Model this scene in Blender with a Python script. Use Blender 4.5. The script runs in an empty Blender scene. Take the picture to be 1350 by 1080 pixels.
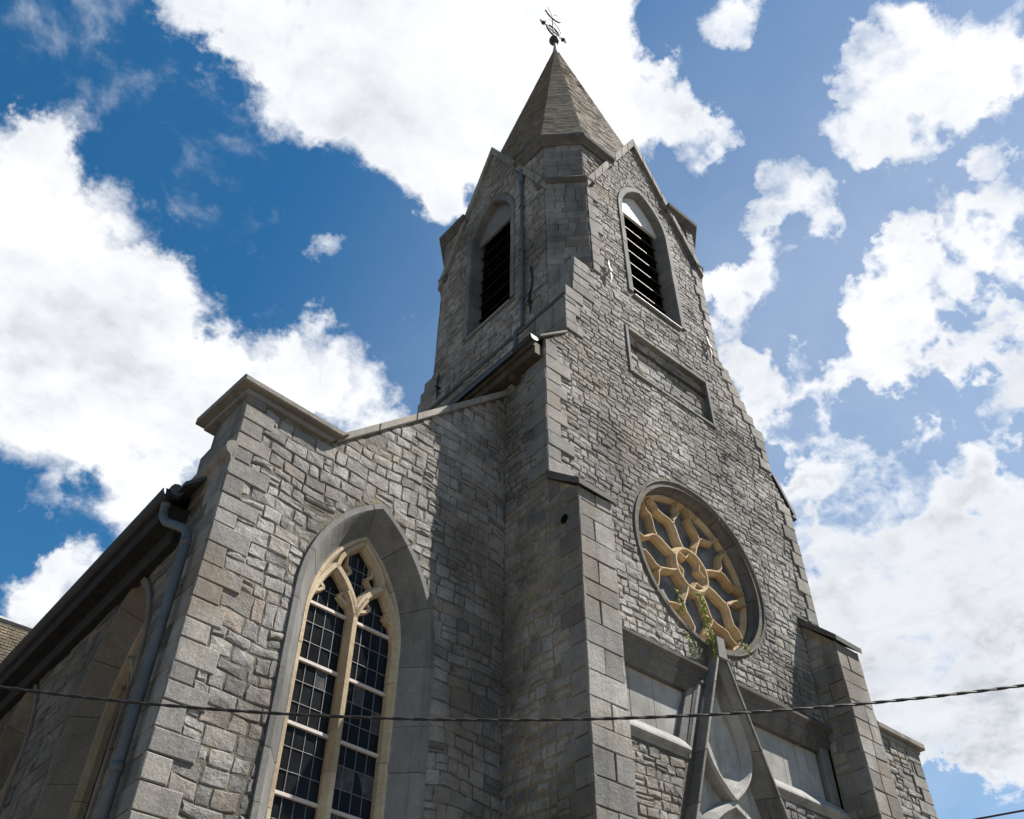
import bpy, math, random
from mathutils import Vector, Matrix
from mathutils.geometry import tessellate_polygon

R = math.radians
C = bpy.context.scene.collection
scene = bpy.context.scene

# ------------------------------------------------------------------ camera
cam_d = bpy.data.cameras.new('camera')
cam = bpy.data.objects.new('camera', cam_d)
C.objects.link(cam)
cam_d.sensor_fit = 'HORIZONTAL'
cam_d.sensor_width = 36.0
cam_d.lens = 36.0 * 1219.0 / 1350.0
cam_d.clip_start = 0.05
cam_d.clip_end = 5000
yaw, pitch, roll = R(40.27), R(43.925), R(0.482)
fwd = Vector((math.sin(yaw) * math.cos(pitch), math.cos(yaw) * math.cos(pitch), math.sin(pitch)))
rt0 = Vector((math.cos(yaw), -math.sin(yaw), 0))
up0 = rt0.cross(fwd)
rt = math.cos(roll) * rt0 + math.sin(roll) * up0
upv = -math.sin(roll) * rt0 + math.cos(roll) * up0
cam.matrix_world = Matrix(((rt.x, upv.x, -fwd.x, 0), (rt.y, upv.y, -fwd.y, 0), (rt.z, upv.z, -fwd.z, 1.6), (0, 0, 0, 1)))
scene.camera = cam

# ------------------------------------------------------------------ exposure
vs = scene.view_settings
vs.view_transform = 'Standard'
vs.look = 'None'
vs.exposure = 1.25
vs.gamma = 1.0

# ------------------------------------------------------------------ sun
SUN_EL = R(55.0)
SUN_AZ = math.atan2(0.825, -0.565)          # from +Y towards +X
sd = Vector((math.sin(SUN_AZ) * math.cos(SUN_EL), math.cos(SUN_AZ) * math.cos(SUN_EL), math.sin(SUN_EL)))
sun_d = bpy.data.lights.new('sun', 'SUN')
sun_d.energy = 5.0
sun_d.angle = R(0.53)
sun_d.color = (1.0, 0.955, 0.89)
sun = bpy.data.objects.new('sun', sun_d)
C.objects.link(sun)
sun.rotation_euler = sd.to_track_quat('Z', 'Y').to_euler()
sun.location = (40, -30, 60)


# ------------------------------------------------------------------ node helper
class NT:
    def __init__(s, tree):
        s.t = tree
        s.n = tree.nodes
        s.l = tree.links

    def new(s, typ, **kw):
        nd = s.n.new(typ)
        for k, v in kw.items():
            setattr(nd, k, v)
        return nd

    def link(s, a, b):
        s.l.new(a, b)

    def val(s, sock, v):
        if hasattr(v, 'is_linked') or isinstance(v, bpy.types.NodeSocket):
            s.l.new(v, sock)
        else:
            sock.default_value = v

    def math(s, op, a, b=None, c=None, clamp=False):
        nd = s.n.new('ShaderNodeMath')
        nd.operation = op
        nd.use_clamp = clamp
        s.val(nd.inputs[0], a)
        if b is not None:
            s.val(nd.inputs[1], b)
        if c is not None:
            s.val(nd.inputs[2], c)
        return nd.outputs[0]

    def vmath(s, op, a, b=None):
        nd = s.n.new('ShaderNodeVectorMath')
        nd.operation = op
        s.val(nd.inputs[0], a)
        if b is not None:
            s.val(nd.inputs[1], b)
        return nd.outputs['Value'] if op in ('DOT_PRODUCT', 'LENGTH') else nd.outputs[0]

    def maprange(s, v, a, b, c=0.0, d=1.0, smooth=False):
        nd = s.n.new('ShaderNodeMapRange')
        nd.interpolation_type = 'SMOOTHSTEP' if smooth else 'LINEAR'
        s.val(nd.inputs['Value'], v)
        nd.inputs['From Min'].default_value = a
        nd.inputs['From Max'].default_value = b
        nd.inputs['To Min'].default_value = c
        nd.inputs['To Max'].default_value = d
        return nd.outputs[0]

    def noise(s, vec, scale, detail=4, rough=0.55, dist=0.0):
        nd = s.n.new('ShaderNodeTexNoise')
        if vec is not None:
            s.l.new(vec, nd.inputs['Vector'])
        nd.inputs['Scale'].default_value = scale
        nd.inputs['Detail'].default_value = detail
        nd.inputs['Roughness'].default_value = rough
        nd.inputs['Distortion'].default_value = dist
        return nd.outputs['Fac']

    def mix(s, fac, a, b, mode='MIX'):
        nd = s.n.new('ShaderNodeMix')
        nd.data_type = 'RGBA'
        nd.blend_type = mode
        s.val(nd.inputs[0], fac)
        for sock, v in ((nd.inputs[6], a), (nd.inputs[7], b)):
            if isinstance(v, bpy.types.NodeSocket):
                s.l.new(v, sock)
            else:
                sock.default_value = (v[0], v[1], v[2], 1)
        return nd.outputs[2]

    def ramp(s, fac, stops, interp='LINEAR'):
        nd = s.n.new('ShaderNodeValToRGB')
        nd.color_ramp.interpolation = interp
        el = nd.color_ramp.elements
        while len(el) < len(stops):
            el.new(0.5)
        for e, (p, c) in zip(el, stops):
            e.position = p
            e.color = (c[0], c[1], c[2], 1)
        s.l.new(fac, nd.inputs[0])
        return nd.outputs[0]


# ------------------------------------------------------------------ sky: Nishita with cumulus built on direction
world = bpy.data.worlds.new('World')
scene.world = world
world.use_nodes = True
nt = NT(world.node_tree)
nt.n.clear()
sky = nt.new('ShaderNodeTexSky', sky_type='NISHITA')
sky.sun_disc = False
sky.sun_elevation = SUN_EL
sky.sun_rotation = SUN_AZ
sky.altitude = 300
sky.air_density = 1.0
sky.dust_density = 0.35
sky.ozone_density = 2.0
geo = nt.new('ShaderNodeNewGeometry')
dvec = nt.vmath('NORMALIZE', geo.outputs['Position'])
CLOUDS = [
    (-0.0299, 0.6676, 0.7439, 0.0600, 1.00),
    (0.0374, 0.6794, 0.7328, 0.0770, 1.00),
    (0.0224, 0.7395, 0.6728, 0.0750, 1.00),
    (0.1028, 0.6914, 0.7151, 0.0583, 1.00),
    (0.1135, 0.7460, 0.6561, 0.0865, 1.00),
    (0.0803, 0.7914, 0.6060, 0.0623, 0.90),
    (0.1763, 0.7281, 0.6624, 0.0525, 1.00),
    (0.1572, 0.7861, 0.5977, 0.0507, 0.90),
    (0.2101, 0.7459, 0.6321, 0.0453, 0.80),
    (0.2296, 0.6811, 0.6953, 0.0465, 0.90),
    (0.2677, 0.6449, 0.7159, 0.0435, 0.90),
    (0.3286, 0.6325, 0.7013, 0.0442, 0.80),
    (0.2608, 0.6949, 0.6701, 0.0469, 0.70),
    (-0.0384, 0.6340, 0.7724, 0.0332, 0.60),
    (0.2167, 0.5883, 0.7790, 0.0202, 0.55),
    (0.0992, 0.8399, 0.5336, 0.0271, 0.55),
    (0.1633, 0.8587, 0.4858, 0.0377, 0.90),
    (0.1397, 0.8735, 0.4663, 0.0300, 0.80),
    (0.3479, 0.5566, 0.7544, 0.0162, 0.50),
    (-0.0299, 0.6035, 0.7968, 0.0234, 0.30),
    (0.0281, 0.4696, 0.8824, 0.0410, 0.90),
    (0.0896, 0.4495, 0.8888, 0.0637, 1.00),
    (0.1635, 0.4270, 0.8893, 0.0660, 1.00),
    (0.1911, 0.3651, 0.9111, 0.0942, 1.00),
    (0.2439, 0.4307, 0.8689, 0.0610, 1.00),
    (0.2706, 0.4636, 0.8437, 0.0350, 0.80),
    (0.2688, 0.3515, 0.8968, 0.0896, 1.00),
    (0.3038, 0.2868, 0.9085, 0.0808, 1.00),
    (0.3507, 0.2703, 0.8967, 0.0592, 1.00),
    (0.3972, 0.2977, 0.8681, 0.0456, 0.90),
    (0.4067, 0.2523, 0.8780, 0.0372, 0.70),
    (0.4189, 0.2220, 0.8805, 0.0220, 0.60),
    (0.3172, 0.3963, 0.8616, 0.0388, 0.60),
    (0.4608, 0.2433, 0.8535, 0.0337, 0.70),
    (0.4716, 0.2226, 0.8533, 0.0259, 0.50),
    (0.4161, 0.1438, 0.8979, 0.0321, 0.77),
    (0.5058, 0.1102, 0.8556, 0.0400, 0.99),
    (0.5218, 0.0640, 0.8507, 0.0520, 0.99),
    (0.5655, 0.0291, 0.8242, 0.0635, 1.00),
    (0.6032, 0.0082, 0.7976, 0.0412, 0.99),
    (0.5480, 0.1217, 0.8276, 0.0544, 1.00),
    (0.5905, 0.0827, 0.8028, 0.0615, 1.00),
    (0.6311, 0.0469, 0.7742, 0.0379, 0.66),
    (0.5593, 0.2280, 0.7970, 0.0410, 1.00),
    (0.5259, 0.2050, 0.8255, 0.0287, 0.50),
    (0.5803, 0.3025, 0.7561, 0.0502, 1.00),
    (0.5584, 0.3231, 0.7640, 0.0367, 0.88),
    (0.5898, 0.1517, 0.7931, 0.0277, 0.55),
    (0.6410, 0.1423, 0.7542, 0.0456, 0.83),
    (0.6699, 0.0900, 0.7370, 0.0436, 0.94),
    (0.6529, 0.1998, 0.7306, 0.0471, 0.99),
    (0.6940, 0.1641, 0.7010, 0.0364, 0.66),
    (0.7121, 0.1147, 0.6926, 0.0390, 0.77),
    (0.6047, 0.3513, 0.7148, 0.0368, 0.72),
    (0.6584, 0.3336, 0.6747, 0.0599, 1.00),
    (0.6722, 0.2644, 0.6916, 0.0484, 0.94),
    (0.6973, 0.2133, 0.6843, 0.0418, 0.83),
    (0.7333, 0.1704, 0.6581, 0.0581, 0.94),
    (0.7671, 0.1606, 0.6211, 0.0351, 0.83),
    (0.7046, 0.3276, 0.6294, 0.0542, 0.87),
    (0.6526, 0.3716, 0.6604, 0.0405, 0.72),
    (0.7457, 0.3091, 0.5902, 0.0571, 0.97),
    (0.7676, 0.2369, 0.5955, 0.0505, 0.87),
    (0.8059, 0.2206, 0.5494, 0.0487, 0.94),
    (0.7362, 0.3727, 0.5648, 0.0679, 1.00),
    (0.7842, 0.3284, 0.5266, 0.0884, 1.00),
    (0.8232, 0.2727, 0.4980, 0.0839, 1.00),
    (0.7794, 0.3877, 0.4921, 0.0843, 1.00),
    (0.8218, 0.3427, 0.4551, 0.0980, 1.00),
    (0.8503, 0.2863, 0.4417, 0.0682, 1.00),
    (0.8167, 0.4023, 0.4137, 0.0537, 0.99),
    (0.8506, 0.3394, 0.4015, 0.0474, 0.77),
    (0.8617, 0.2968, 0.4116, 0.0504, 0.99),
    (0.8344, 0.3881, 0.3914, 0.0350, 0.50),
    (0.8736, 0.3323, 0.3554, 0.0328, 0.44),
    (-0.1785, 0.7464, 0.6412, 0.0898, 0.60),
    (0.8399, -0.0312, 0.5419, 0.1075, 0.80),
    (0.9411, 0.0347, 0.3364, 0.1250, 0.90),
    (0.6136, 0.0959, 0.7838, 0.0191, -0.86),
    (0.6270, 0.0706, 0.7758, 0.0147, -0.70),
    (0.6278, 0.1159, 0.7697, 0.0180, -0.77),
    (0.6018, 0.1734, 0.7796, 0.0202, -0.77),
    (0.6097, 0.2099, 0.7643, 0.0206, -0.77),
    (0.5960, 0.2552, 0.7613, 0.0279, -0.86),
    (0.5768, 0.2510, 0.7773, 0.0151, -0.62),
    (0.5025, 0.2030, 0.8404, 0.0338, -0.70),
    (0.4743, 0.1364, 0.8698, 0.0400, -0.70),
    (0.6491, 0.1457, 0.7466, 0.0112, -0.70),
    (0.6798, 0.1001, 0.7265, 0.0108, -0.70),
    (0.7034, 0.1076, 0.7026, 0.0108, -0.70),
    (0.5909, 0.1328, 0.7958, 0.0119, -0.62),
    (0.6246, 0.2781, 0.7298, 0.0319, -0.86),
    (0.6087, 0.3321, 0.7205, 0.0202, -0.77),
    (0.6477, 0.3032, 0.6990, 0.0191, -0.77),
    (0.7016, 0.1622, 0.6939, 0.0182, -0.86),
    (0.7050, 0.1818, 0.6855, 0.0120, -0.77),
    (0.7086, 0.1317, 0.6932, 0.0116, -0.77),
    (0.6974, 0.3159, 0.6433, 0.0234, -0.86),
    (0.6825, 0.3462, 0.6437, 0.0214, -0.86),
    (0.6743, 0.3700, 0.6391, 0.0201, -0.77),
    (0.7197, 0.2694, 0.6399, 0.0190, -0.86),
    (0.7258, 0.2182, 0.6523, 0.0150, -0.77),
    (0.7444, 0.2049, 0.6355, 0.0196, -0.86),
    (0.7596, 0.1891, 0.6223, 0.0193, -0.86),
    (0.7568, 0.2295, 0.6120, 0.0120, -0.77),
    (0.7622, 0.2717, 0.5876, 0.0243, -0.93),
    (0.7245, 0.3653, 0.5846, 0.0135, -0.77),
    (0.7541, 0.3229, 0.5719, 0.0146, -0.77),
    (0.7323, 0.3101, 0.6063, 0.0126, -0.70),
    (0.7213, 0.3987, 0.5663, 0.0151, -0.77),
    (0.7956, 0.1942, 0.5739, 0.0189, -0.70),
]
wn = nt.new('ShaderNodeTexNoise')
nt.link(dvec, wn.inputs['Vector'])
wn.inputs['Scale'].default_value = 7.0
wn.inputs['Detail'].default_value = 7
wn.inputs['Roughness'].default_value = 0.62
warp = nt.vmath('MULTIPLY', nt.vmath('SUBTRACT', wn.outputs['Color'], (0.5, 0.5, 0.5)), (0.22, 0.22, 0.22))
dwarp = nt.vmath('NORMALIZE', nt.vmath('ADD', dvec, warp))
wn2 = nt.new('ShaderNodeTexNoise')
nt.link(dvec, wn2.inputs['Vector'])
wn2.inputs['Scale'].default_value = 24.0
wn2.inputs['Detail'].default_value = 5
wn2.inputs['Roughness'].default_value = 0.52
warp2 = nt.vmath('MULTIPLY', nt.vmath('SUBTRACT', wn2.outputs['Color'], (0.5, 0.5, 0.5)), (0.15, 0.15, 0.15))
dwarp2 = nt.vmath('NORMALIZE', nt.vmath('ADD', nt.vmath('ADD', dvec, warp2), nt.vmath('MULTIPLY', warp, (0.35, 0.35, 0.35))))
dens = None
capped = False
for (cx, cy, cz, ang, amp) in CLOUDS:
    dt = nt.vmath('DOT_PRODUCT', dwarp if amp > 0 else dwarp2, (cx, cy, cz))
    w = nt.maprange(dt, math.cos(ang * (1.35 if amp > 0 else 2.1)), math.cos(ang * (0.25 if amp > 0 else 0.02)), 0.0, amp if amp > 0 else amp * 0.54, True)
    if amp < 0 and not capped:
        dens = nt.math('MINIMUM', dens, 1.15)
        capped = True
    dens = w if dens is None else nt.math('ADD', dens, w)
dens = nt.math('MAXIMUM', dens, -0.4)
sep = nt.new('ShaderNodeSeparateXYZ')
nt.link(dvec, sep.inputs[0])
zc = nt.math('MAXIMUM', sep.outputs[2], 0.08)
zc = nt.math('ADD', zc, 0.25)
cmb = nt.new('ShaderNodeCombineXYZ')
nt.link(nt.math('DIVIDE', sep.outputs[0], zc), cmb.inputs[0])
nt.link(nt.math('DIVIDE', sep.outputs[1], zc), cmb.inputs[1])
nt.link(nt.math('MULTIPLY', sep.outputs[2], 0.5), cmb.inputs[2])
pv = cmb.outputs[0]
n1 = nt.noise(pv, 9.0, 9, 0.62, 0.25)
n2 = nt.noise(pv, 3.2, 4, 0.5, 0.0)
field = nt.math('ADD', dens, nt.math('MULTIPLY_ADD', n1, 2.0, -1.0))
field = nt.math('ADD', field, nt.math('MULTIPLY_ADD', n2, 0.5, -0.25))
n4 = nt.noise(pv, 26.0, 6, 0.6, 0.3)
field = nt.math('ADD', field, nt.math('MULTIPLY_ADD', n4, 0.7, -0.35))
alpha = nt.maprange(field, 0.10, 1.12, 0.0, 1.0, True)
# thin high veil towards the sunny side
veil = nt.maprange(nt.vmath('DOT_PRODUCT', dvec, (0.8716, 0.2600, 0.4155)), 0.62, 0.98, 0.0, 0.34, True)
veil = nt.math('MULTIPLY', veil, nt.maprange(n2, 0.25, 0.65, 0.55, 1.0))
alpha = nt.math('MAXIMUM', alpha, veil)
thick = nt.maprange(field, 0.55, 1.5, 0.0, 1.0, True)
n3 = nt.noise(pv, 5.5, 6, 0.55, 0.1)
shade = nt.math('MULTIPLY', thick, nt.maprange(nt.math('MULTIPLY_ADD', n4, 0.22, nt.math('MULTIPLY', n3, 0.78)), 0.42, 0.72, 0.0, 1.0, True))
belly = nt.maprange(nt.vmath('DOT_PRODUCT', dwarp, (0.8311, 0.3586, 0.4252)), 0.955, 0.999, 0.0, 0.55, True)
shade = nt.math('MINIMUM', nt.math('ADD', shade, nt.math('MULTIPLY', belly, thick)), 1.0)
ccol = nt.mix(shade, (0.90, 0.915, 0.94), (0.50, 0.53, 0.58))
ccol = nt.mix(1.0, ccol, (0.56, 0.56, 0.56), 'MULTIPLY')
modl = nt.maprange(nt.math('MULTIPLY_ADD', n1, 0.7, nt.math('MULTIPLY', n4, 0.3)), 0.30, 0.70, 0.88, 1.06)
mcol = nt.new('ShaderNodeCombineColor')
for i_ in range(3):
    nt.link(modl, mcol.inputs[i_])
ccol = nt.mix(1.0, ccol, mcol.outputs[0], 'MULTIPLY')
hsv = nt.new('ShaderNodeHueSaturation')
hsv.inputs['Saturation'].default_value = 1.34
hsv.inputs['Hue'].default_value = 0.491
hsv.inputs['Value'].default_value = 1.0
nt.link(sky.outputs[0], hsv.inputs['Color'])
bg1 = nt.new('ShaderNodeBackground')
bg1.inputs[1].default_value = 0.056
nt.link(hsv.outputs[0], bg1.inputs[0])
bg2 = nt.new('ShaderNodeBackground')
bg2.inputs[1].default_value = 0.88
nt.link(ccol, bg2.inputs[0])
msh = nt.new('ShaderNodeMixShader')
nt.link(alpha, msh.inputs[0])
nt.link(bg1.outputs[0], msh.inputs[1])
nt.link(bg2.outputs[0], msh.inputs[2])
wo = nt.new('ShaderNodeOutputWorld')
nt.link(msh.outputs[0], wo.inputs[0])


# ------------------------------------------------------------------ materials
def base_mat(name, rough=0.85, spec=0.3):
    m = bpy.data.materials.new(name)
    m.use_nodes = True
    t = NT(m.node_tree)
    b = t.n['Principled BSDF']
    b.inputs['Roughness'].default_value = rough
    b.inputs['Specular IOR Level'].default_value = spec
    tc = t.new('ShaderNodeTexCoord')
    return m, t, b, tc.outputs['Object']


def scaled(t, vec, sc, loc=(0, 0, 0)):
    mp = t.new('ShaderNodeMapping')
    mp.inputs['Scale'].default_value = sc
    mp.inputs['Location'].default_value = loc
    t.link(vec, mp.inputs[0])
    return mp.outputs[0]


def stone_mat(name, stops, grain=0.35, bump=0.5, bscale=16, streak=0.5, lichen=0.25, rough=0.9, patch=0.35, stain=(0.035, 0.033, 0.03), tone=0.64, weather=False):
    m, t, b, co = base_mat(name, rough, 0.2)
    g = t.new('ShaderNodeNewGeometry')
    col = t.ramp(g.outputs['Random Per Island'], stops)
    pn = t.noise(co, 0.55, 5, 0.6)
    k = t.math('MULTIPLY', t.maprange(pn, 0.3, 0.7, 1 - patch, 1 + patch * 0.6), tone)
    gn = t.noise(co, 34, 5, 0.65)
    k = t.math('MULTIPLY', k, t.maprange(gn, 0.25, 0.75, 1 - grain, 1 + grain))
    mn = t.noise(co, 5.0, 4, 0.6)
    k = t.math('MULTIPLY', k, t.maprange(mn, 0.3, 0.7, 0.86, 1.12))
    kk = t.new('ShaderNodeCombineColor')
    for i, wm in enumerate((1.015, 1.0, 0.96)):
        t.link(t.math('MULTIPLY', k, wm), kk.inputs[i])
    col = t.mix(1.0, col, kk.outputs[0], 'MULTIPLY')
    # lichen and ochre spots
    ln = t.noise(co, 2.3, 7, 0.7, 0.4)
    col = t.mix(t.math('MULTIPLY', t.maprange(ln, 0.56, 0.70, 0, 1), lichen), col, (0.30, 0.245, 0.155))
    ln2 = t.noise(scaled(t, co, (1, 1, 1), (7, 3, 1)), 7.0, 6, 0.7)
    col = t.mix(t.math('MULTIPLY', t.maprange(ln2, 0.60, 0.68, 0, 1), lichen * 0.8), col, (0.36, 0.35, 0.31))
    if weather:
        # broad soot and damp stains, brown patina in the sheltered parts
        w1 = t.noise(scaled(t, co, (0.8, 0.8, 0.35), (3, 1, 5)), 1.0, 7, 0.66)
        col = t.mix(t.math('MULTIPLY', t.maprange(w1, 0.50, 0.68, 0, 1), 0.62), col, (0.085, 0.078, 0.068))
        w2 = t.noise(scaled(t, co, (1, 1, 1), (11, 4, 2)), 0.75, 6, 0.65)
        col = t.mix(t.math('MULTIPLY', t.maprange(w2, 0.50, 0.66, 0, 1), 0.6), col, (0.165, 0.128, 0.092))
    # rain streaks
    sn = t.noise(scaled(t, co, (3.5, 3.5, 0.33)), 1.0, 6, 0.65)
    col = t.mix(t.math('MULTIPLY', t.maprange(sn, 0.53, 0.72, 0, 1), streak), col, stain)
    t.link(col, b.inputs['Base Color'])
    bn = t.noise(co, bscale, 8, 0.68)
    bn2 = t.noise(co, bscale * 4.5, 4, 0.6)
    hh = t.math('MULTIPLY_ADD', bn2, 0.3, bn)
    bp = t.new('ShaderNodeBump')
    bp.inputs['Strength'].default_value = bump
    bp.inputs['Distance'].default_value = 0.03
    t.link(hh, bp.inputs['Height'])
    t.link(bp.outputs[0], b.inputs['Normal'])
    return m


def simple_mat(name, col, rough=0.6, metal=0.0, spec=0.3, var=0.25, scale=6, bump=0.0):
    m, t, b, co = base_mat(name, rough, spec)
    n = t.noise(co, scale, 5, 0.6)
    c1 = tuple(max(0, c * (1 - var)) for c in col)
    c2 = tuple(c * (1 + var) for c in col)
    t.link(t.mix(t.maprange(n, 0.3, 0.7), c1, c2), b.inputs['Base Color'])
    b.inputs['Metallic'].default_value = metal
    if bump:
        bp = t.new('ShaderNodeBump')
        bp.inputs['Strength'].default_value = bump
        bp.inputs['Distance'].default_value = 0.02
        t.link(t.noise(co, scale * 4, 6, 0.65), bp.inputs['Height'])
        t.link(bp.outputs[0], b.inputs['Normal'])
    return m


M = {}
M['rubble'] = stone_mat('rubble_stone', [(0.0, (0.20, 0.193, 0.187)), (0.15, (0.28, 0.272, 0.264)), (0.45, (0.345, 0.335, 0.324)), (0.75, (0.385, 0.372, 0.355)), (0.9, (0.36, 0.335, 0.31)), (0.95, (0.33, 0.285, 0.255)), (1.0, (0.44, 0.43, 0.415))], bump=1.0, bscale=10, streak=0.42, lichen=0.26, tone=0.70, patch=0.6, weather=True)
M['rubble_side'] = stone_mat('dirty_shaded_rubble', [(0.0, (0.12, 0.11, 0.10)), (0.5, (0.17, 0.155, 0.135)), (1.0, (0.22, 0.20, 0.17))], bump=0.95, bscale=9, streak=0.3, lichen=0.3, tone=0.66)  # brown dirty rubble, with the side wall's shade darkened into its colour
M['trim_side'] = stone_mat('dirty_shaded_moulding', [(0.0, (0.15, 0.125, 0.10)), (1.0, (0.20, 0.17, 0.14))], grain=0.2, bump=0.3, bscale=24, streak=0.4, lichen=0.1, tone=0.72)  # side surrounds: brown dirt plus shade put into the stone colour
M['sandside'] = stone_mat('dirty_shaded_sandstone', [(0.0, (0.27, 0.20, 0.13)), (1.0, (0.34, 0.27, 0.19))], grain=0.2, bump=0.3, bscale=24, streak=0.4, lichen=0.1, tone=0.72)  # side tracery: browner sandstone with its shade painted in
M['ashlar'] = stone_mat('dressed_stone', [(0.0, (0.23, 0.222, 0.214)), (0.25, (0.32, 0.31, 0.30)), (0.55, (0.36, 0.35, 0.335)), (0.8, (0.40, 0.375, 0.345)), (1.0, (0.45, 0.435, 0.415))], grain=0.28, bump=0.55, bscale=18, streak=0.5, lichen=0.25, patch=0.45, tone=0.56, weather=True)
M['trim'] = stone_mat('moulded_stone', [(0.0, (0.22, 0.217, 0.212)), (0.6, (0.28, 0.275, 0.268)), (1.0, (0.33, 0.323, 0.312))], grain=0.2, bump=0.28, bscale=26, streak=0.5, lichen=0.12, patch=0.4, tone=0.53)
M['coping'] = stone_mat('coping_stone', [(0.0, (0.25, 0.23, 0.205)), (1.0, (0.36, 0.335, 0.30))], grain=0.25, bump=0.3, bscale=24, streak=0.5, lichen=0.3)
M['darkstone'] = stone_mat('dark_stone', [(0.0, (0.10, 0.095, 0.09)), (1.0, (0.17, 0.16, 0.15))], grain=0.3, bump=0.4, bscale=24, streak=0.55, lichen=0.1)  # darker stone for mouldings, ledges and caps
M['panel'] = stone_mat('panel_stone', [(0.0, (0.44, 0.435, 0.42)), (1.0, (0.50, 0.49, 0.47))], grain=0.15, bump=0.18, bscale=22, streak=0.65, lichen=0.08, patch=0.45, stain=(0.085, 0.085, 0.08), tone=0.57)
M['sandstone'] = stone_mat('ochre_sandstone', [(0.0, (0.45, 0.32, 0.18)), (0.5, (0.50, 0.375, 0.23)), (1.0, (0.55, 0.44, 0.30))], grain=0.18, bump=0.25, bscale=28, streak=0.30, lichen=0.15, patch=0.3, stain=(0.13, 0.075, 0.035), tone=0.85)
M['sandpale'] = stone_mat('pale_sandstone', [(0.0, (0.37, 0.285, 0.185)), (0.5, (0.44, 0.35, 0.24)), (1.0, (0.50, 0.42, 0.31))], grain=0.18, bump=0.25, bscale=28, streak=0.28, lichen=0.25, patch=0.3, stain=(0.14, 0.10, 0.055), tone=0.85)
M['mortar'] = stone_mat('mortar', [(0.0, (0.19, 0.17, 0.135)), (1.0, (0.19, 0.17, 0.135))], grain=0.4, bump=0.9, bscale=20, streak=0.4, lichen=0.5, patch=0.5)
M['mortar_y'] = stone_mat('lime_mortar', [(0.0, (0.36, 0.30, 0.20)), (1.0, (0.36, 0.30, 0.20))], grain=0.4, bump=0.9, bscale=20, streak=0.5, lichen=0.3, patch=0.6)
M['slate'] = stone_mat('spire_slate', [(0.0, (0.135, 0.115, 0.085)), (0.5, (0.19, 0.165, 0.128)), (0.92, (0.235, 0.205, 0.16)), (1.0, (0.25, 0.17, 0.13))], grain=0.3, bump=0.5, bscale=20, streak=0.45, lichen=0.4, rough=0.8, patch=0.15, tone=0.84)
M['houseroof'] = stone_mat('mossy_roof', [(0.0, (0.18, 0.145, 0.10)), (1.0, (0.22, 0.18, 0.13))], grain=0.5, bump=0.9, bscale=9, streak=0.2, lichen=0.3, tone=0.40)
M['roofslate'] = simple_mat('roof_slate', (0.07, 0.07, 0.075), 0.6, var=0.3)
M['zinc'] = simple_mat('zinc', (0.075, 0.079, 0.082), 0.6, 0.1, 0.4, 0.22, 5)
M['zincdark'] = simple_mat('weathered_zinc', (0.028, 0.028, 0.029), 0.55, 0.3, 0.3, 0.3, 5)
M['lead'] = simple_mat('lead', (0.24, 0.235, 0.23), 0.6, 0.1, 0.4, 0.2, 8)
M['iron'] = simple_mat('iron', (0.035, 0.033, 0.032), 0.6, 0.5, 0.4, 0.3, 12)
M['anchor'] = simple_mat('primer_iron', (0.45, 0.35, 0.31), 0.6, 0.0, 0.3, 0.15, 10)
M['came'] = simple_mat('lead_came', (0.125, 0.125, 0.12), 0.5, 0.3, 0.4, 0.15, 12)
M['bar'] = simple_mat('saddle_bar', (0.40, 0.35, 0.315), 0.6, 0.0, 0.3, 0.12, 12)
M['glass'] = simple_mat('dark_glass', (0.010, 0.010, 0.010), 0.16, 0.0, 0.06, 0.5, 1.2)
M['greyglass'] = simple_mat('grey_glass', (0.10, 0.098, 0.094), 0.5, 0.0, 0.25, 0.6, 3.0)
M['reflglass'] = simple_mat('grey_reflection_glass', (0.050, 0.049, 0.047), 0.3, 0.0, 0.06, 0.6, 6.0)  # panes with a grey reflection put into their colour
M['louvre'] = simple_mat('louvre_wood', (0.05, 0.037, 0.027), 0.7, 0.0, 0.2, 0.35, 8)
M['louvre_edge'] = simple_mat('louvre_edge', (0.075, 0.065, 0.055), 0.6, 0.0, 0.2, 0.2, 8)
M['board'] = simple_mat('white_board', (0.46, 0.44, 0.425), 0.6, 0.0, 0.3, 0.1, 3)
M['shadeboard'] = simple_mat('shaded_board', (0.14, 0.135, 0.13), 0.7, 0.0, 0.2, 0.15, 3)  # same white board, its shade on the side window painted as grey
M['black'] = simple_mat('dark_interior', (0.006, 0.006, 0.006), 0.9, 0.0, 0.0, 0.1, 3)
M['wood'] = simple_mat('eave_timber', (0.05, 0.038, 0.026), 0.8, 0.0, 0.2, 0.35, 4)
M['shadetimber'] = simple_mat('shaded_timber', (0.022, 0.020, 0.018), 0.8, 0.0, 0.15, 0.3, 4)  # near-black timber: shade at the eave and side louvres put into colour
M['cable'] = simple_mat('cable_rubber', (0.012, 0.011, 0.011), 0.55, 0.0, 0.3, 0.2, 20)
M['leaf'] = simple_mat('fern_leaf', (0.19, 0.20, 0.014), 0.6, 0.0, 0.3, 0.5, 9)
M['stem'] = simple_mat('stem', (0.16, 0.17, 0.04), 0.6, 0.0, 0.3, 0.3, 9)
M['plaster'] = simple_mat('house_plaster', (0.5, 0.46, 0.4), 0.9, 0.0, 0.2, 0.1, 3)
M['paving'] = simple_mat('paving', (0.165, 0.145, 0.12), 0.9, 0.0, 0.2, 0.2, 1.5, 0.4)


# ------------------------------------------------------------------ mesh building
class Frame:
    def __init__(s, O, U, N):
        s.O, s.U, s.N = Vector(O), Vector(U).normalized(), Vector(N).normalized()

    def p(s, u, v, d=0.0):
        q = s.O + s.U * u + s.N * d
        return (q.x, q.y, q.z + v)


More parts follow.
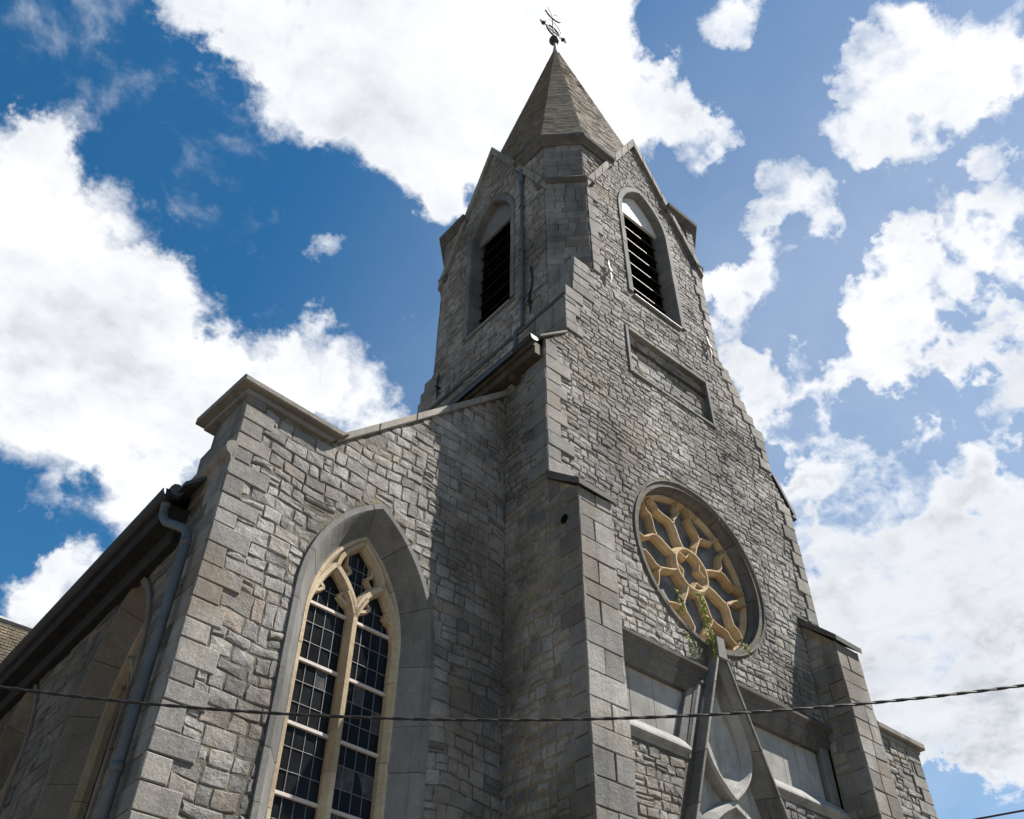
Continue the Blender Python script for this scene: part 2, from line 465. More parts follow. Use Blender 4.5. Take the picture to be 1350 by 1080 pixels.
class MB:
    def __init__(s):
        s.v, s.f, s.m = [], [], []

    def add(s, vs, fs, mi=0):
        b = len(s.v)
        s.v.extend(vs)
        for f in fs:
            s.f.append(tuple(b + i for i in f))
            s.m.append(mi)

    def build(s, name, mats, parent=None, label=None, smooth=False):
        me = bpy.data.meshes.new(name)
        me.from_pydata(s.v, [], s.f)
        if not isinstance(mats, (list, tuple)):
            mats = [mats]
        for mm in mats:
            me.materials.append(M[mm])
        me.polygons.foreach_set('material_index', s.m)
        if smooth:
            me.polygons.foreach_set('use_smooth', [True] * len(s.f))
        me.update()
        o = bpy.data.objects.new(name, me)
        C.objects.link(o)
        if parent is not None:
            o.parent = parent
            if parent.type == 'EMPTY':
                o.matrix_parent_inverse = Matrix.Translation(-parent.location)
        if label:
            o['label'] = label
        return o


def thing(name, label, cat, loc, group=None):
    o = bpy.data.objects.new(name, None)
    o.empty_display_size = 0.3
    C.objects.link(o)
    o.location = loc
    tag(o, label, cat, group)
    return o


def tag(o, label, cat, group=None):
    o['label'] = label
    o['category'] = cat
    if group:
        o['group'] = group


def block(mb, F, poly, d0, d1, c=0.012, mi=0, rng=None, jit=0.0, dj=0.0, back=False):
    """A stone: polygon (counter-clockwise in u, v) pushed out of the wall from d0 to d1 with a worn arris c."""
    n = len(poly)
    cu = sum(p[0] for p in poly) / n
    cv = sum(p[1] for p in poly) / n
    pts = []
    for (u, v) in poly:
        if rng and jit:
            u += rng.uniform(-jit, jit)
            v += rng.uniform(-jit, jit)
        pts.append((u, v))
    # inward offset by edges (convex)
    ins = []
    for i in range(n):
        p0, p1, p2 = pts[i - 1], pts[i], pts[(i + 1) % n]
        a = Vector((p1[0] - p0[0], p1[1] - p0[1]))
        b = Vector((p2[0] - p1[0], p2[1] - p1[1]))
        if a.length < 1e-6 or b.length < 1e-6:
            ins.append(p1)
            continue
        a.normalize()
        b.normalize()
        na = Vector((-a.y, a.x))
        nb = Vector((-b.y, b.x))
        bis = na + nb
        if bis.length < 1e-4:
            bis = na.copy()
        bis.normalize()
        k = min(2.0, 1 / max(0.3, bis.dot(na)))
        cc = c * (rng.uniform(0.6, 1.5) if rng else 1)
        ins.append((p1[0] + bis.x * cc * k, p1[1] + bis.y * cc * k))
    vs = [F.p(u, v, d0) for (u, v) in pts]
    vs += [F.p(u, v, d1 - c - (rng.uniform(0, dj) if rng else 0)) for (u, v) in pts]
    vs += [F.p(u, v, d1 - (rng.uniform(0, dj) if rng else 0)) for (u, v) in ins]
    fs = []
    for i in range(n):
        j = (i + 1) % n
        fs.append((i, j, n + j, n + i))
        fs.append((n + i, n + j, 2 * n + j, 2 * n + i))
    if rng and dj > 0.004 and n > 4:
        mu = sum(p[0] for p in ins) / n + rng.uniform(-.02, .02)
        mv = sum(p[1] for p in ins) / n + rng.uniform(-.015, .015)
        vs.append(F.p(mu, mv, d1 + rng.uniform(-dj, dj * 0.9)))
        for i in range(n):
            fs.append((2 * n + i, 2 * n + (i + 1) % n, 3 * n))
    else:
        fs.append(tuple(2 * n + i for i in range(n)))
    if back:
        fs.append(tuple(range(n - 1, -1, -1)))
    mb.add(vs, fs, mi)


def rect(u0, u1, v0, v1):
    return [(u0, v0), (u1, v0), (u1, v1), (u0, v1)]


def box(mb, F, u0, u1, v0, v1, d0, d1, mi=0, c=0.01):
    block(mb, F, rect(u0, u1, v0, v1), d0, d1, c, mi, back=True)


def sheet(mb, F, outer, holes=(), d=0.0, mi=0):
    loops = [[Vector((u, v, 0)) for (u, v) in outer]] + [[Vector((u, v, 0)) for (u, v) in h] for h in holes]
    flat = [p for lp in loops for p in lp]
    tris = tessellate_polygon(loops)
    fs = []
    for t in tris:
        a, b, c = (flat[i] for i in t)
        if (b - a).cross(c - a).z < 0:
            t = (t[0], t[2], t[1])
        fs.append(tuple(t))
    mb.add([F.p(p.x, p.y, d) for p in flat], fs, mi)


def crossings(poly, v):
    xs = []
    n = len(poly)
    for i in range(n):
        (u0, v0), (u1, v1) = poly[i], poly[(i + 1) % n]
        if (v0 <= v) != (v1 <= v):
            xs.append(u0 + (u1 - u0) * (v - v0) / (v1 - v0))
    xs.sort()
    return [(xs[i], xs[i + 1]) for i in range(0, len(xs) - 1, 2)]


def isect(A, B):
    out = []
    for a in A:
        for b in B:
            lo, hi = max(a[0], b[0]), min(a[1], b[1])
            if hi - lo > 1e-4:
                out.append((lo, hi))
    return out


def minus(A, B):
    for b in B:
        out = []
        for a in A:
            if b[1] <= a[0] or b[0] >= a[1]:
                out.append(a)
            else:
                if b[0] > a[0]:
                    out.append((a[0], b[0]))
                if b[1] < a[1]:
                    out.append((b[1], a[1]))
        A = out
    return A


def free(outer, holes, v0, v1, soft=()):
    I = None
    for v in (v0 + 0.004, (v0 + v1) / 2, v1 - 0.004):
        A = crossings(outer, v)
        for h in holes:
            A = minus(A, crossings(h, v))
        I = A if I is None else isect(I, A)
    part = []
    for h in soft:
        a_, b_ = max(v0 + .012, h[0][1] + .001), min(v1 - .012, h[2][1] - .001)
        if h[0][1] <= v0 + .012 and h[2][1] >= v1 - .012:
            I = minus(I, [(h[0][0], h[1][0])])
        elif b_ > a_:
            part.append((h[0][0], h[1][0], b_ - a_))
    for i in range(len(part)):
        for j in range(i + 1, len(part)):
            lo, hi = max(part[i][0], part[j][0]), min(part[i][1], part[j][1])
            if hi > lo:
                I = minus(I, [(lo, hi)])
    return I


def wob(u, v, s):
    return (0.020 * math.sin(1.9 * u + s + 1.3 * math.sin(0.9 * v + s)) + 0.012 * math.sin(4.7 * u + 2.1 * s + v * 1.7),
            0.030 * math.sin(1.15 * u + 1.7 * s + 0.8 * math.sin(1.3 * v)) + 0.016 * math.sin(3.9 * u + s * 3 + v * 2.3))


def rubble(mb, F, outer, holes, rng, hs=(0.13, 0.21), ws=(0.2, 0.44), depth=(0.012, 0.040), mi=0, vmin=0.0, vmax=99, rough=0.011, gap=0.007, wobble=1.0, split=0.16, soft=()):
    """Coursed random rubble: every stone its own worn, bulging block."""
    seed = rng.uniform(0, 6)
    top = min(vmax, max(p[1] for p in outer))
    v = max(vmin, min(p[1] for p in outer))
    while v < top - 0.05:
        h = rng.uniform(*hs) * (1.4 if rng.random() < 0.16 else 1.0)
        if v + h > top:
            h = top - v
        for (a, b) in free(outer, holes, v, v + h, soft):
            if b - a < 0.05:
                continue
            u = a
            while u < b - 0.01:
                w = rng.uniform(*ws) * (1.0 if rng.random() > 0.12 else 1.5)
                if b - (u + w) < ws[0] * 0.6:
                    w = b - u
                cells = [(u, u + w, v, v + h)]
                r_ = rng.random()
                if r_ < split and w > 0.2 and h > 0.14:
                    k = rng.uniform(0.38, 0.62)
                    cells = [(u, u + w, v, v + h * k), (u, u + w, v + h * k, v + h)]
                elif r_ > 1 - split * 0.6 and w > 0.34 and h > 0.14:
                    k = rng.uniform(0.35, 0.65)
                    q = rng.uniform(0.4, 0.6)
                    cells = [(u, u + w * k, v, v + h), (u + w * k, u + w, v, v + h * q), (u + w * k, u + w, v + h * q, v + h)]
                for (x0, x1, y0, y1) in cells:
                    g = gap * rng.uniform(0.5, 1.4)
                    x0 += g; x1 -= g; y0 += g; y1 -= g
                    if x1 - x0 < 0.03 or y1 - y0 < 0.02:
                        continue
                    xm, ym = (x0 + x1) / 2 + rng.uniform(-.25, .25) * (x1 - x0), (y0 + y1) / 2
                    xn = (x0 + x1) / 2 + rng.uniform(-.25, .25) * (x1 - x0)
                    pl = [(x0, y0), (xm, y0), (x1, y0), (x1, ym), (x1, y1), (xn, y1), (x0, y1), (x0, ym)]
                    if wobble:
                        q2 = []
                        for (x, y) in pl:
                            edge = min(1.0, max(0.0, (min(x - a, b - x)) / 0.25))
                            du, dv = wob(x, y, seed)
                            q2.append((x + du * wobble * edge, y + dv * wobble * edge))
                        pl = q2
                    block(mb, F, pl, -0.02, rng.uniform(*depth) + rough * 0.5, rng.uniform(0.008, 0.022), mi, rng, min(0.012, (y1 - y0) * 0.09), rough)
                u += w
        v += h


def courses(mb, F, u0, u1, v0, v1, rng, h=(0.26, 0.36), d=(0.03, 0.04), mi=0, n=(1, 2), c=0.01, d0=-0.02, gap=0.004, dj=0.003):
    """Dressed ashlar: full courses with one or two stones each."""
    v = v0
    flip = rng.random() < 0.5
    while v < v1 - 0.02:
        hh = rng.uniform(*h)
        if v1 - (v + hh) < h[0] * 0.5:
            hh = v1 - v
        k = rng.randint(*n) if n[0] != n[1] else n[0]
        if n == (1, 2):
            k = 2 if flip else (1 if rng.random() < 0.6 else 2)
            flip = not flip
        cuts = [u0]
        for i in range(1, k):
            cuts.append(u0 + (u1 - u0) * (i / k + rng.uniform(-.13, .13) / k * 1.5))
        cuts.append(u1)
        for i in range(k):
            block(mb, F, rect(cuts[i] + gap, cuts[i + 1] - gap, v + gap, v + hh - gap), d0, rng.uniform(*d), c, mi, rng, 0.007, dj)
        v += hh


def quoins(mb, F, uc, side, v0, v1, rng, lengths=(0.3, 0.6), h=(0.27, 0.36), d=0.046, mi=0, proud=0.0):
    """Dressed corner stones running from the arris uc into the wall (side = +1 or -1); returns their polygons as holes for the rubble."""
    polys = []
    v = v0
    lg = rng.random() < 0.5
    while v < v1 - 0.03:
        hh = rng.uniform(*h)
        if v1 - (v + hh) < h[0] * 0.5:
            hh = v1 - v
        L = (rng.uniform(lengths[1] * 0.8, lengths[1] * 1.15) if lg else rng.uniform(lengths[0] * 0.9, lengths[0] * 1.25))
        lg = not lg
        a, b = sorted((uc - side * proud, uc + side * L))
        block(mb, F, rect(a, b - 0.0, v + 0.005, v + hh - 0.005), -0.03, d + rng.uniform(-0.006, 0.006), 0.012, mi, rng, 0.004, 0.006)
        polys.append(rect(a - 0.01, b + 0.008, v, v + hh))
        v += hh
    return polys


def pointed(uc, half, v0, vs, Rr=None, n=14):
    """Outline of a pointed opening, from the bottom left up over the apex and down to the bottom right."""
    Rr = Rr or 2 * half
    cl = uc - half + Rr
    a_end = math.acos((cl - uc) / Rr)
    left = [(cl - Rr * math.cos(a_end * i / n), vs + Rr * math.sin(a_end * i / n)) for i in range(n + 1)]
    right = [(2 * uc - u, v) for (u, v) in reversed(left[:-1])]
    return [(uc - half, v0)] + left + right + [(uc + half, v0)]


def normals(path, closed):
    n = len(path)
    out = []
    for i in range(n):
        if closed:
            a, b, c = path[i - 1], path[i], path[(i + 1) % n]
        else:
            a, b, c = path[max(0, i - 1)], path[i], path[min(n - 1, i + 1)]
        t1 = Vector((b[0] - a[0], b[1] - a[1]))
        t2 = Vector((c[0] - b[0], c[1] - b[1]))
        if t1.length < 1e-7:
            t1 = t2.copy()
        if t2.length < 1e-7:
            t2 = t1.copy()
        t1.normalize(); t2.normalize()
        n1 = Vector((-t1.y, t1.x))
        n2 = Vector((-t2.y, t2.x))
        bi = n1 + n2
        if bi.length < 1e-4:
            bi = n1.copy()
        bi.normalize()
        k = min(1.6, 1 / max(0.4, bi.dot(n1)))
        out.append((bi.x * k, bi.y * k))
    return out


def sweep(mb, F, path, prof, closed=False, mi=0, cap=True, nrm=None):
    """Profile points (offset to the left of the path, depth) carried along a path in the wall plane."""
    nr = nrm or normals(path, closed)
    n, k = len(path), len(prof)
    vs = [F.p(path[i][0] + nr[i][0] * o, path[i][1] + nr[i][1] * o, d) for i in range(n) for (o, d) in prof]
    fs = []
    for i in range(n if closed else n - 1):
        j = (i + 1) % n
        for a in range(k):
            b = (a + 1) % k
            fs.append((i * k + a, j * k + a, j * k + b, i * k + b))
    if cap and not closed:
        fs.append(tuple(range(k)))
        fs.append(tuple((n - 1) * k + a for a in range(k - 1, -1, -1)))
    mb.add(vs, fs, mi)


def resample(path, step):
    out = [path[0]]
    for i in range(len(path) - 1):
        a, b = path[i], path[i + 1]
        L = math.hypot(b[0] - a[0], b[1] - a[1])
        m = max(1, int(round(L / step)))
        for j in range(1, m + 1):
            out.append((a[0] + (b[0] - a[0]) * j / m, a[1] + (b[1] - a[1]) * j / m))
    return out


def voussoirs(mb, F, path, prof, rng, length=0.5, mi=0, step=0.12, gap=0.004):
    """A moulded surround cut into stones with fine joints."""
    pts = resample(path, step)
    nr = normals(pts, False)
    i = 0
    n = len(pts)
    while i < n - 1:
        L = 0
        tgt = length * rng.uniform(0.75, 1.25)
        j = i
        while j < n - 1 and L < tgt:
            L += math.hypot(pts[j + 1][0] - pts[j][0], pts[j + 1][1] - pts[j][1])
            j += 1
        if n - 1 - j < 2:
            j = n - 1
        sub = list(pts[i:j + 1])
        sn = nr[i:j + 1]

        def pull(p, q):
            l = math.hypot(q[0] - p[0], q[1] - p[1])
            return (p[0] + (q[0] - p[0]) * gap / l, p[1] + (q[1] - p[1]) * gap / l)
        s0 = pull(sub[0], sub[1])
        s1 = pull(sub[-1], sub[-2])
        sub[0], sub[-1] = s0, s1
        off = rng.uniform(-0.004, 0.004)
        sweep(mb, F, sub, [(o, d + off) for (o, d) in prof], False, mi, True, sn)
        i = j


def tube(mb, pts, r, n=8, mi=0, cap=True):
    pts = [Vector(p) for p in pts]
    rs = r if isinstance(r, (list, tuple)) else [r] * len(pts)
    vs, fs = [], []
    ref = None
    for i, p in enumerate(pts):
        a = pts[max(0, i - 1)]
        b = pts[min(len(pts) - 1, i + 1)]
        t = (b - a).normalized()
        if ref is None:
            ref = Vector((0, 0, 1)) if abs(t.z) < 0.9 else Vector((1, 0, 0))
        x = (ref - t * ref.dot(t)).normalized()
        ref = x
        y = t.cross(x)
        for k in range(n):
            q = p + (x * math.cos(2 * math.pi * k / n) + y * math.sin(2 * math.pi * k / n)) * rs[i]
            vs.append(tuple(q))
    for i in range(len(pts) - 1):
        for k in range(n):
            l = (k + 1) % n
            fs.append((i * n + k, i * n + l, (i + 1) * n + l, (i + 1) * n + k))
    if cap:
        fs.append(tuple(range(n - 1, -1, -1)))
        fs.append(tuple((len(pts) - 1) * n + k for k in range(n)))
    mb.add(vs, fs, mi)


def lathe(mb, c, prof, n=16, mi=0):
    vs = [(c[0] + r * math.cos(2 * math.pi * k / n), c[1] + r * math.sin(2 * math.pi * k / n), c[2] + z) for (r, z) in prof for k in range(n)]
    fs = []
    for i in range(len(prof) - 1):
        for k in range(n):
            l = (k + 1) % n
            fs.append((i * n + k, i * n + l, (i + 1) * n + l, (i + 1) * n + k))
    mb.add(vs, fs, mi)


def ring_bands(mb, plan, prof, mi=0, closed=True, cap=False):
    """Horizontal moulding round a plan polygon (counter-clockwise): prof = (outward offset, z)."""
    n = len(plan)
    nr = normals(plan, closed)
    k = len(prof)
    vs = [(plan[i][0] - nr[i][0] * o, plan[i][1] - nr[i][1] * o, z) for i in range(n) for (o, z) in prof]
    fs = []
    for i in range(n if closed else n - 1):
        j = (i + 1) % n
        for a in range(k):
            b = (a + 1) % k
            fs.append((i * k + a, j * k + a, j * k + b, i * k + b))
    if not closed:
        fs.append(tuple(range(k)))
        fs.append(tuple((n - 1) * k + a for a in range(k - 1, -1, -1)))
    mb.add(vs, fs, mi)


# ------------------------------------------------------------------ ground
g = MB()
g.add([(-600, -600, 0), (600, -600, 0), (600, 600, 0), (-600, 600, 0)], [(0, 1, 2, 3)])
go = g.build('ground', 'paving')
go['kind'] = 'structure'

# ------------------------------------------------------------------ the church
church = thing('church', 'grey rubble stone church with a tall square tower and slate spire', 'church', (11.5, 8.4, 0))

FY = 8.4                                    # west front plane
FR = Frame((0, FY, 0), (1, 0, 0), (0, -1, 0))
XC = 11.5
TX0, TX1 = 8.7, 14.3                        # tower shaft
TY0, TY1 = 8.4, 13.9
TYC = 11.15
CH = 0.70                                   # corner cut

# openings on the west front
bel = pointed(XC, 0.815, 18.15, 21.58)
ROSE = (11.60, 11.15)
RO = 1.72


def circle(c, r, n=48):
    return [(c[0] + r * math.cos(2 * math.pi * i / n), c[1] + r * math.sin(2 * math.pi * i / n)) for i in range(n)]


rec = rect(10.33, 12.82, 15.35, 16.62)
panL = [(9.0, 7.50), (10.55, 7.50), (11.05, 8.90), (9.0, 8.90)]
panR = [(12.48, 7.50), (14.52, 7.50), (14.52, 8.90), (11.98, 8.90)]

front_outline = [(7.9, 0), (15.12, 0), (15.12, 14.2), (14.74, 14.95), (14.74, 15.9), (14.43, 16.38), (14.15, 16.9), (13.93, 17.46), (13.60, 17.9),
                 (13.60, 23.2), (12.72, 23.2), (XC, 25.58), (10.28, 23.2), (9.4, 23.2), (9.4, 17.88), (8.80, 17.88), (8.78, 17.26), (8.74, 16.7), (8.49, 16.3), (8.47, 15.2), (7.9, 14.5)]
rng = random.Random(11)
fw = MB()
sheet(fw, FR, front_outline, [list(reversed(bel)), circle(ROSE, 1.6), rec, panL, panR, [(9.3, 3.1), (13.7, 3.1), (11.5, 9.2)]], 0.0, 1)
sheet(fw, FR, [(10.2, 15.25), (12.95, 15.25), (12.95, 16.75), (10.2, 16.75)], [], -0.10, 1)
# corner stones
Hq = []
Hq += quoins(fw, FR, 7.9, 1, 11.28, 14.5, rng, (0.28, 0.52), mi=2, proud=0.03)
Hq += quoins(fw, FR, 15.12, -1, 0.0, 14.2, rng, (0.25, 0.42), mi=2)
Hq += quoins(fw, FR, 8.47, 1, 15.25, 16.28, rng, (0.3, 0.5), mi=2, proud=0.02)
Hq += quoins(fw, FR, 9.4, 1, 17.9, 21.45, rng, (0.22, 0.40), (0.26, 0.36), mi=2)
Hq += quoins(fw, FR, 13.6, -1, 17.9, 23.1, rng, (0.22, 0.34), (0.26, 0.36), mi=2)
Hq += quoins(fw, FR, 14.74, -1, 15.0, 15.9, rng, (0.22, 0.34), (0.26, 0.36), mi=2)
# broken stepped stones at the corner below the belfry, left and right
for (a, b, v0, v1) in ((8.77, 9.42, 17.28, 17.55), (8.80, 9.25, 17.56, 17.87), (8.74, 9.2, 16.98, 17.27), (8.72, 9.35, 16.66, 16.97), (8.50, 9.0, 16.30, 16.65)):
    block(fw, FR, rect(a, b, v0 + .005, v1 - .005), -0.25, 0.036, 0.014, 2, rng, 0.012, 0.008)
    Hq.append(rect(a, b, v0, v1))
for (a, b, v0, v1) in ((14.30, 14.76, 15.9, 16.25), (14.1, 14.50, 16.25, 16.6), (13.85, 14.30, 16.6, 16.95), (13.75, 14.1, 16.95, 17.3), (13.6, 13.95, 17.3, 17.62), (13.4, 13.72, 17.62, 17.9)):
    block(fw, FR, rect(a, b, v0 + .005, v1 - .005), -0.5, 0.040, 0.02, 2, rng, 0.022, 0.01)
    Hq.append(rect(a, b, v0, v1))
holesF = [pointed(XC, 0.95, 18.0, 21.58), circle(ROSE, RO + 0.03), rect(10.24, 12.92, 15.27, 16.71), rect(8.5, 14.6, 7.30, 8.93),
          [(9.25, 3.4), (13.75, 3.4), (11.7, 9.75), (11.3, 9.75)], rect(7.9, 8.62, 0, 11.25), rect(14.5, 15.2, 0, 11.15)]
rubble(fw, FR, front_outline, holesF, rng, (0.095, 0.165), (0.12, 0.30), (0.002, 0.021), 0, soft=Hq, split=0.22, rough=0.009, gap=0.005)
rubble(fw, Frame((0, FY + 0.10, 0), (1, 0, 0), (0, -1, 0)), rect(10.28, 12.87, 15.33, 16.66), [], rng, (0.12, 0.18), (0.18, 0.4), (0.008, 0.03), 0)
facade = fw.build('facade_wall', ['rubble', 'mortar', 'ashlar'], church)

# plain frame of the empty recess
rf = MB()
for (a, b) in (((10.24, 15.27), (10.24, 16.71)), ((12.83, 15.27), (12.83, 16.71))):
    box(rf, FR, a[0], a[0] + 0.09, a[1], b[1], -0.12, 0.045, 0)
for i in range(3):
    box(rf, FR, 10.335 + i * 0.832, 10.335 + (i + 1) * 0.832 - 0.006, 16.62, 16.71, -0.12, 0.046, 0)
    box(rf, FR, 10.335 + i * 0.832, 10.335 + (i + 1) * 0.832 - 0.006, 15.27, 15.345, -0.12, 0.045, 0)
rf.build('recess_frame', 'trim', facade)

# ------------------------------------------------------------------ tower sides
octo = [(TX0 + CH, TY0), (TX1 - CH, TY0), (TX1, TY0 + CH), (TX1, TY1 - CH), (TX1 - CH, TY1), (TX0 + CH, TY1), (TX0, TY1 - CH), (TX0, TY0 + CH)]
LT = Frame((TX0, TYC, 0), (0, -1, 0), (-1, 0, 0))      # left face of the shaft; u = TYC - y
RTF = Frame((TX1, TYC, 0), (0, 1, 0), (1, 0, 0))
BK = Frame((XC, TY1, 0), (-1, 0, 0), (0, 1, 0))
hw = TYC - TY0 - CH
rng = random.Random(23)
tw = MB()
belS = pointed(0, 0.815, 18.15, 21.58)
side_out = [(-hw, 16.4), (hw, 16.4), (hw, 23.2), (1.22, 23.2), (0, 25.55), (-1.22, 23.2), (-hw, 23.2)]
for (F_, real) in ((LT, True), (RTF, False), (BK, False)):
    if real:
        sheet(tw, F_, side_out, [list(reversed(belS))], 0.0, 1)
        rubble(tw, F_, side_out, [pointed(0, 0.95, 18.0, 21.58)], rng, (0.10, 0.16), (0.16, 0.36), (0.01, 0.034), 0)
    else:
        sheet(tw, F_, side_out, [], 0.0, 1)
        rubble(tw, F_, side_out, [], rng, (0.15, 0.24), (0.3, 0.6), (0.01, 0.034), 0)
# lower square stage (above the nave roof)
sq0, sq1, sy0, sy1 = 8.47, 14.53, 8.4, 14.1
LQ = Frame((sq0, 8.4, 0), (0, -1, 0), (-1, 0, 0))
stage = rect(-(sy1 - sy0), 0.0, 12.0, 16.32)
sheet(tw, LQ, stage, [], 0, 1)
Hs = quoins(tw, LQ, 0, -1, 14.2, 16.3, rng, (0.4, 0.95), (0.5, 0.75), d=0.03, mi=2)
rubble(tw, LQ, stage, [], rng, (0.10, 0.16), (0.16, 0.36), (0.01, 0.034), 0, vmin=13.9, soft=Hs)
RQ = Frame((sq1, 8.4, 0), (0, 1, 0), (1, 0, 0))
sheet(tw, RQ, rect(0, sy1 - sy0, 12.0, 16.32), [], 0, 1)
BQ = Frame((XC, sy1, 0), (-1, 0, 0), (0, 1, 0))
sheet(tw, BQ, rect(-3.03, 3.03, 12.0, 16.32), [], 0, 1)
# weathered ledge between the two stages, and the side strips up to the belfry cut
zt = 16.62
pl0 = [(sq0 - .05, sy0), (sq1 + .05, sy0), (sq1 + .05, sy1 + .05), (sq0 - .05, sy1 + .05)]
pl1 = [(TX0, TY0 + .02), (TX1, TY0 + .02), (TX1, TY1), (TX0, TY1)]
vs_ = [(x, y, 16.32) for x, y in pl0] + [(x, y, zt) for x, y in pl1] + [(x, y, 16.22) for x, y in pl0]
tw.add(vs_, [(i, (i + 1) % 4, 4 + (i + 1) % 4, 4 + i) for i in (1, 2, 3)] + [(8 + i, 8 + (i + 1) % 4, (i + 1) % 4, i) for i in (1, 2, 3)] + [(11, 10, 9, 8)], 3)
# square corners broached into the cut corners: course by course
for (cx_, cy_, sx, sy) in ((TX0, TY0, 1, 1), (TX1, TY0, -1, 1), (TX0, TY1, 1, -1), (TX1, TY1, -1, -1)):
    z = 16.5
    steps = [(0.02, 16.95), (0.09, 17.28), (0.17, 17.58), (0.30, 17.86)]
    for (cc, z1) in steps:
        j = rng.uniform(-.02, .02)
        a = [(cx_ + sx * (cc + j), cy_ + sy * 0.02), (cx_ + sx * 0.9, cy_ + sy * 0.02), (cx_ + sx * 0.9, cy_ + sy * 0.9), (cx_ - 0 * sx, cy_ + sy * 0.9), (cx_, cy_ + sy * (cc + j))]
        nb = len(a)
        vs_ = [(x, y, z + .004) for x, y in a] + [(x, y, z1 - .004) for x, y in a]
        fs_ = [(i, (i + 1) % nb, nb + (i + 1) % nb, nb + i) for i in range(nb)] + [tuple(range(nb - 1, -1, -1)), tuple(range(nb, 2 * nb))]
        tw.add(vs_, fs_, 2)
        z = z1
# the four cut corners in thin ashlar courses
for (p, q) in ((octo[7], octo[0]), (octo[1], octo[2]), (octo[3], octo[4]), (octo[5], octo[6])):
    du = Vector((q[0] - p[0], q[1] - p[1], 0))
    FN = Frame((p[0], p[1], 0), du, (du.y, -du.x, 0))
    sheet(tw, FN, rect(0, du.length, 16.5, 23.2), [], 0.0, 1)
    courses(tw, FN, 0, du.length, 17.86, 21.40, rng, (0.13, 0.30), (0.03, 0.042), 2, (2, 4), 0.008, gap=0.004, dj=0.004)
    courses(tw, FN, 0, du.length, 21.45, 23.2, rng, (0.18, 0.32), (0.02, 0.03), 2, (2, 3), 0.008, gap=0.004, dj=0.004)
    box(tw, FN, -0.02, du.length + 0.0, 17.82, 17.858, -0.05, 0.055, 2, 0.006)
tower = tw.build('tower_wall', ['rubble', 'mortar', 'ashlar', 'darkstone'], church)

# string course on the cut corners and cornice under the spire
for (p, q, a, b) in ((octo[7], octo[0], (TX0, TY0 + CH + .22), (TX0 + CH + .22, TY0)), (octo[1], octo[2], (TX1 - CH - .22, TY0), (TX1, TY0 + CH + .22)),
                     (octo[3], octo[4], (TX1, TY1 - CH - .22), (TX1 - CH - .22, TY1)), (octo[5], octo[6], (TX0 + CH + .22, TY1), (TX0, TY1 - CH - .22))):
    st = MB()
    ring_bands(st, [a, p, q, b], [(-0.05, 21.36), (0.05, 21.36), (0.13, 21.44), (0.14, 21.50), (0.05, 21.66), (-0.05, 21.66)], 0, False)
    st.build('string_course', 'darkstone', tower)
for (p, q, a, b) in ((octo[7], octo[0], (TX0, TYC - 1.05), (XC - 1.05, TY0)), (octo[1], octo[2], (XC + 1.05, TY0), (TX1, TYC - 1.05)),
                     (octo[3], octo[4], (TX1, TYC + 1.05), (XC + 1.05, TY1)), (octo[5], octo[6], (XC - 1.05, TY1), (TX0, TYC + 1.05))):
    cn = MB()
    ring_bands(cn, [a, p, q, b], [(-0.3, 23.14), (0.05, 23.14), (0.11, 23.22), (0.20, 23.30), (0.22, 23.40), (-0.3, 23.46)], 0, False)
    cn.build('spire_cornice', 'darkstone', tower)

# ------------------------------------------------------------------ gables of the tower
hwY = TYC - TY0


def gable(F_, uc, name):
    gm = MB()
    apex, foot, hw_ = 25.74, 21.50, 2.12
    for s in (-1, 1):
        n = 7
        for i in range(n):
            t0, t1 = i / n, (i + 1) / n - 0.003
            if i == n - 1:
                t1 = 1.0

            def pt(t, off):
                u = uc + s * hw_ * (1 - t)
                v = foot + (apex - foot) * t
                return u, v
            (ua, va), (ub, vb) = pt(t0, 0), pt(t1, 0)
            w = 0.235                                      # band height measured upright
            poly = [(ua, va - w * 1.7), (ub, vb - w * 1.7), (ub, vb), (ua, va)]
            if s > 0:
                poly = [(ub, vb - w * 1.7), (ua, va - w * 1.7), (ua, va), (ub, vb)]
            block(gm, F_, poly, -0.55, 0.115, 0.014, 0, back=True)
        # gablet roof behind the coping
        a, b, c_ = (uc, apex - .1), (uc + s * hw_ * .97, foot + .06), (uc + s * hw_ * .97, foot - .2)
        vs2 = [F_.p(a[0], a[1], -0.5), F_.p(b[0], b[1], -0.5), F_.p(b[0], b[1], -2.6), F_.p(a[0], a[1], -2.6)]
        gm.add(vs2, [(0, 1, 2, 3)], 1)
    gm.build(name, ['coping', 'slate'], tower)


gable(FR, XC, 'gable_coping')
gable(LT, 0, 'gable_coping')
gable(RTF, 0, 'gable_coping')
gable(BK, 0, 'gable_coping')

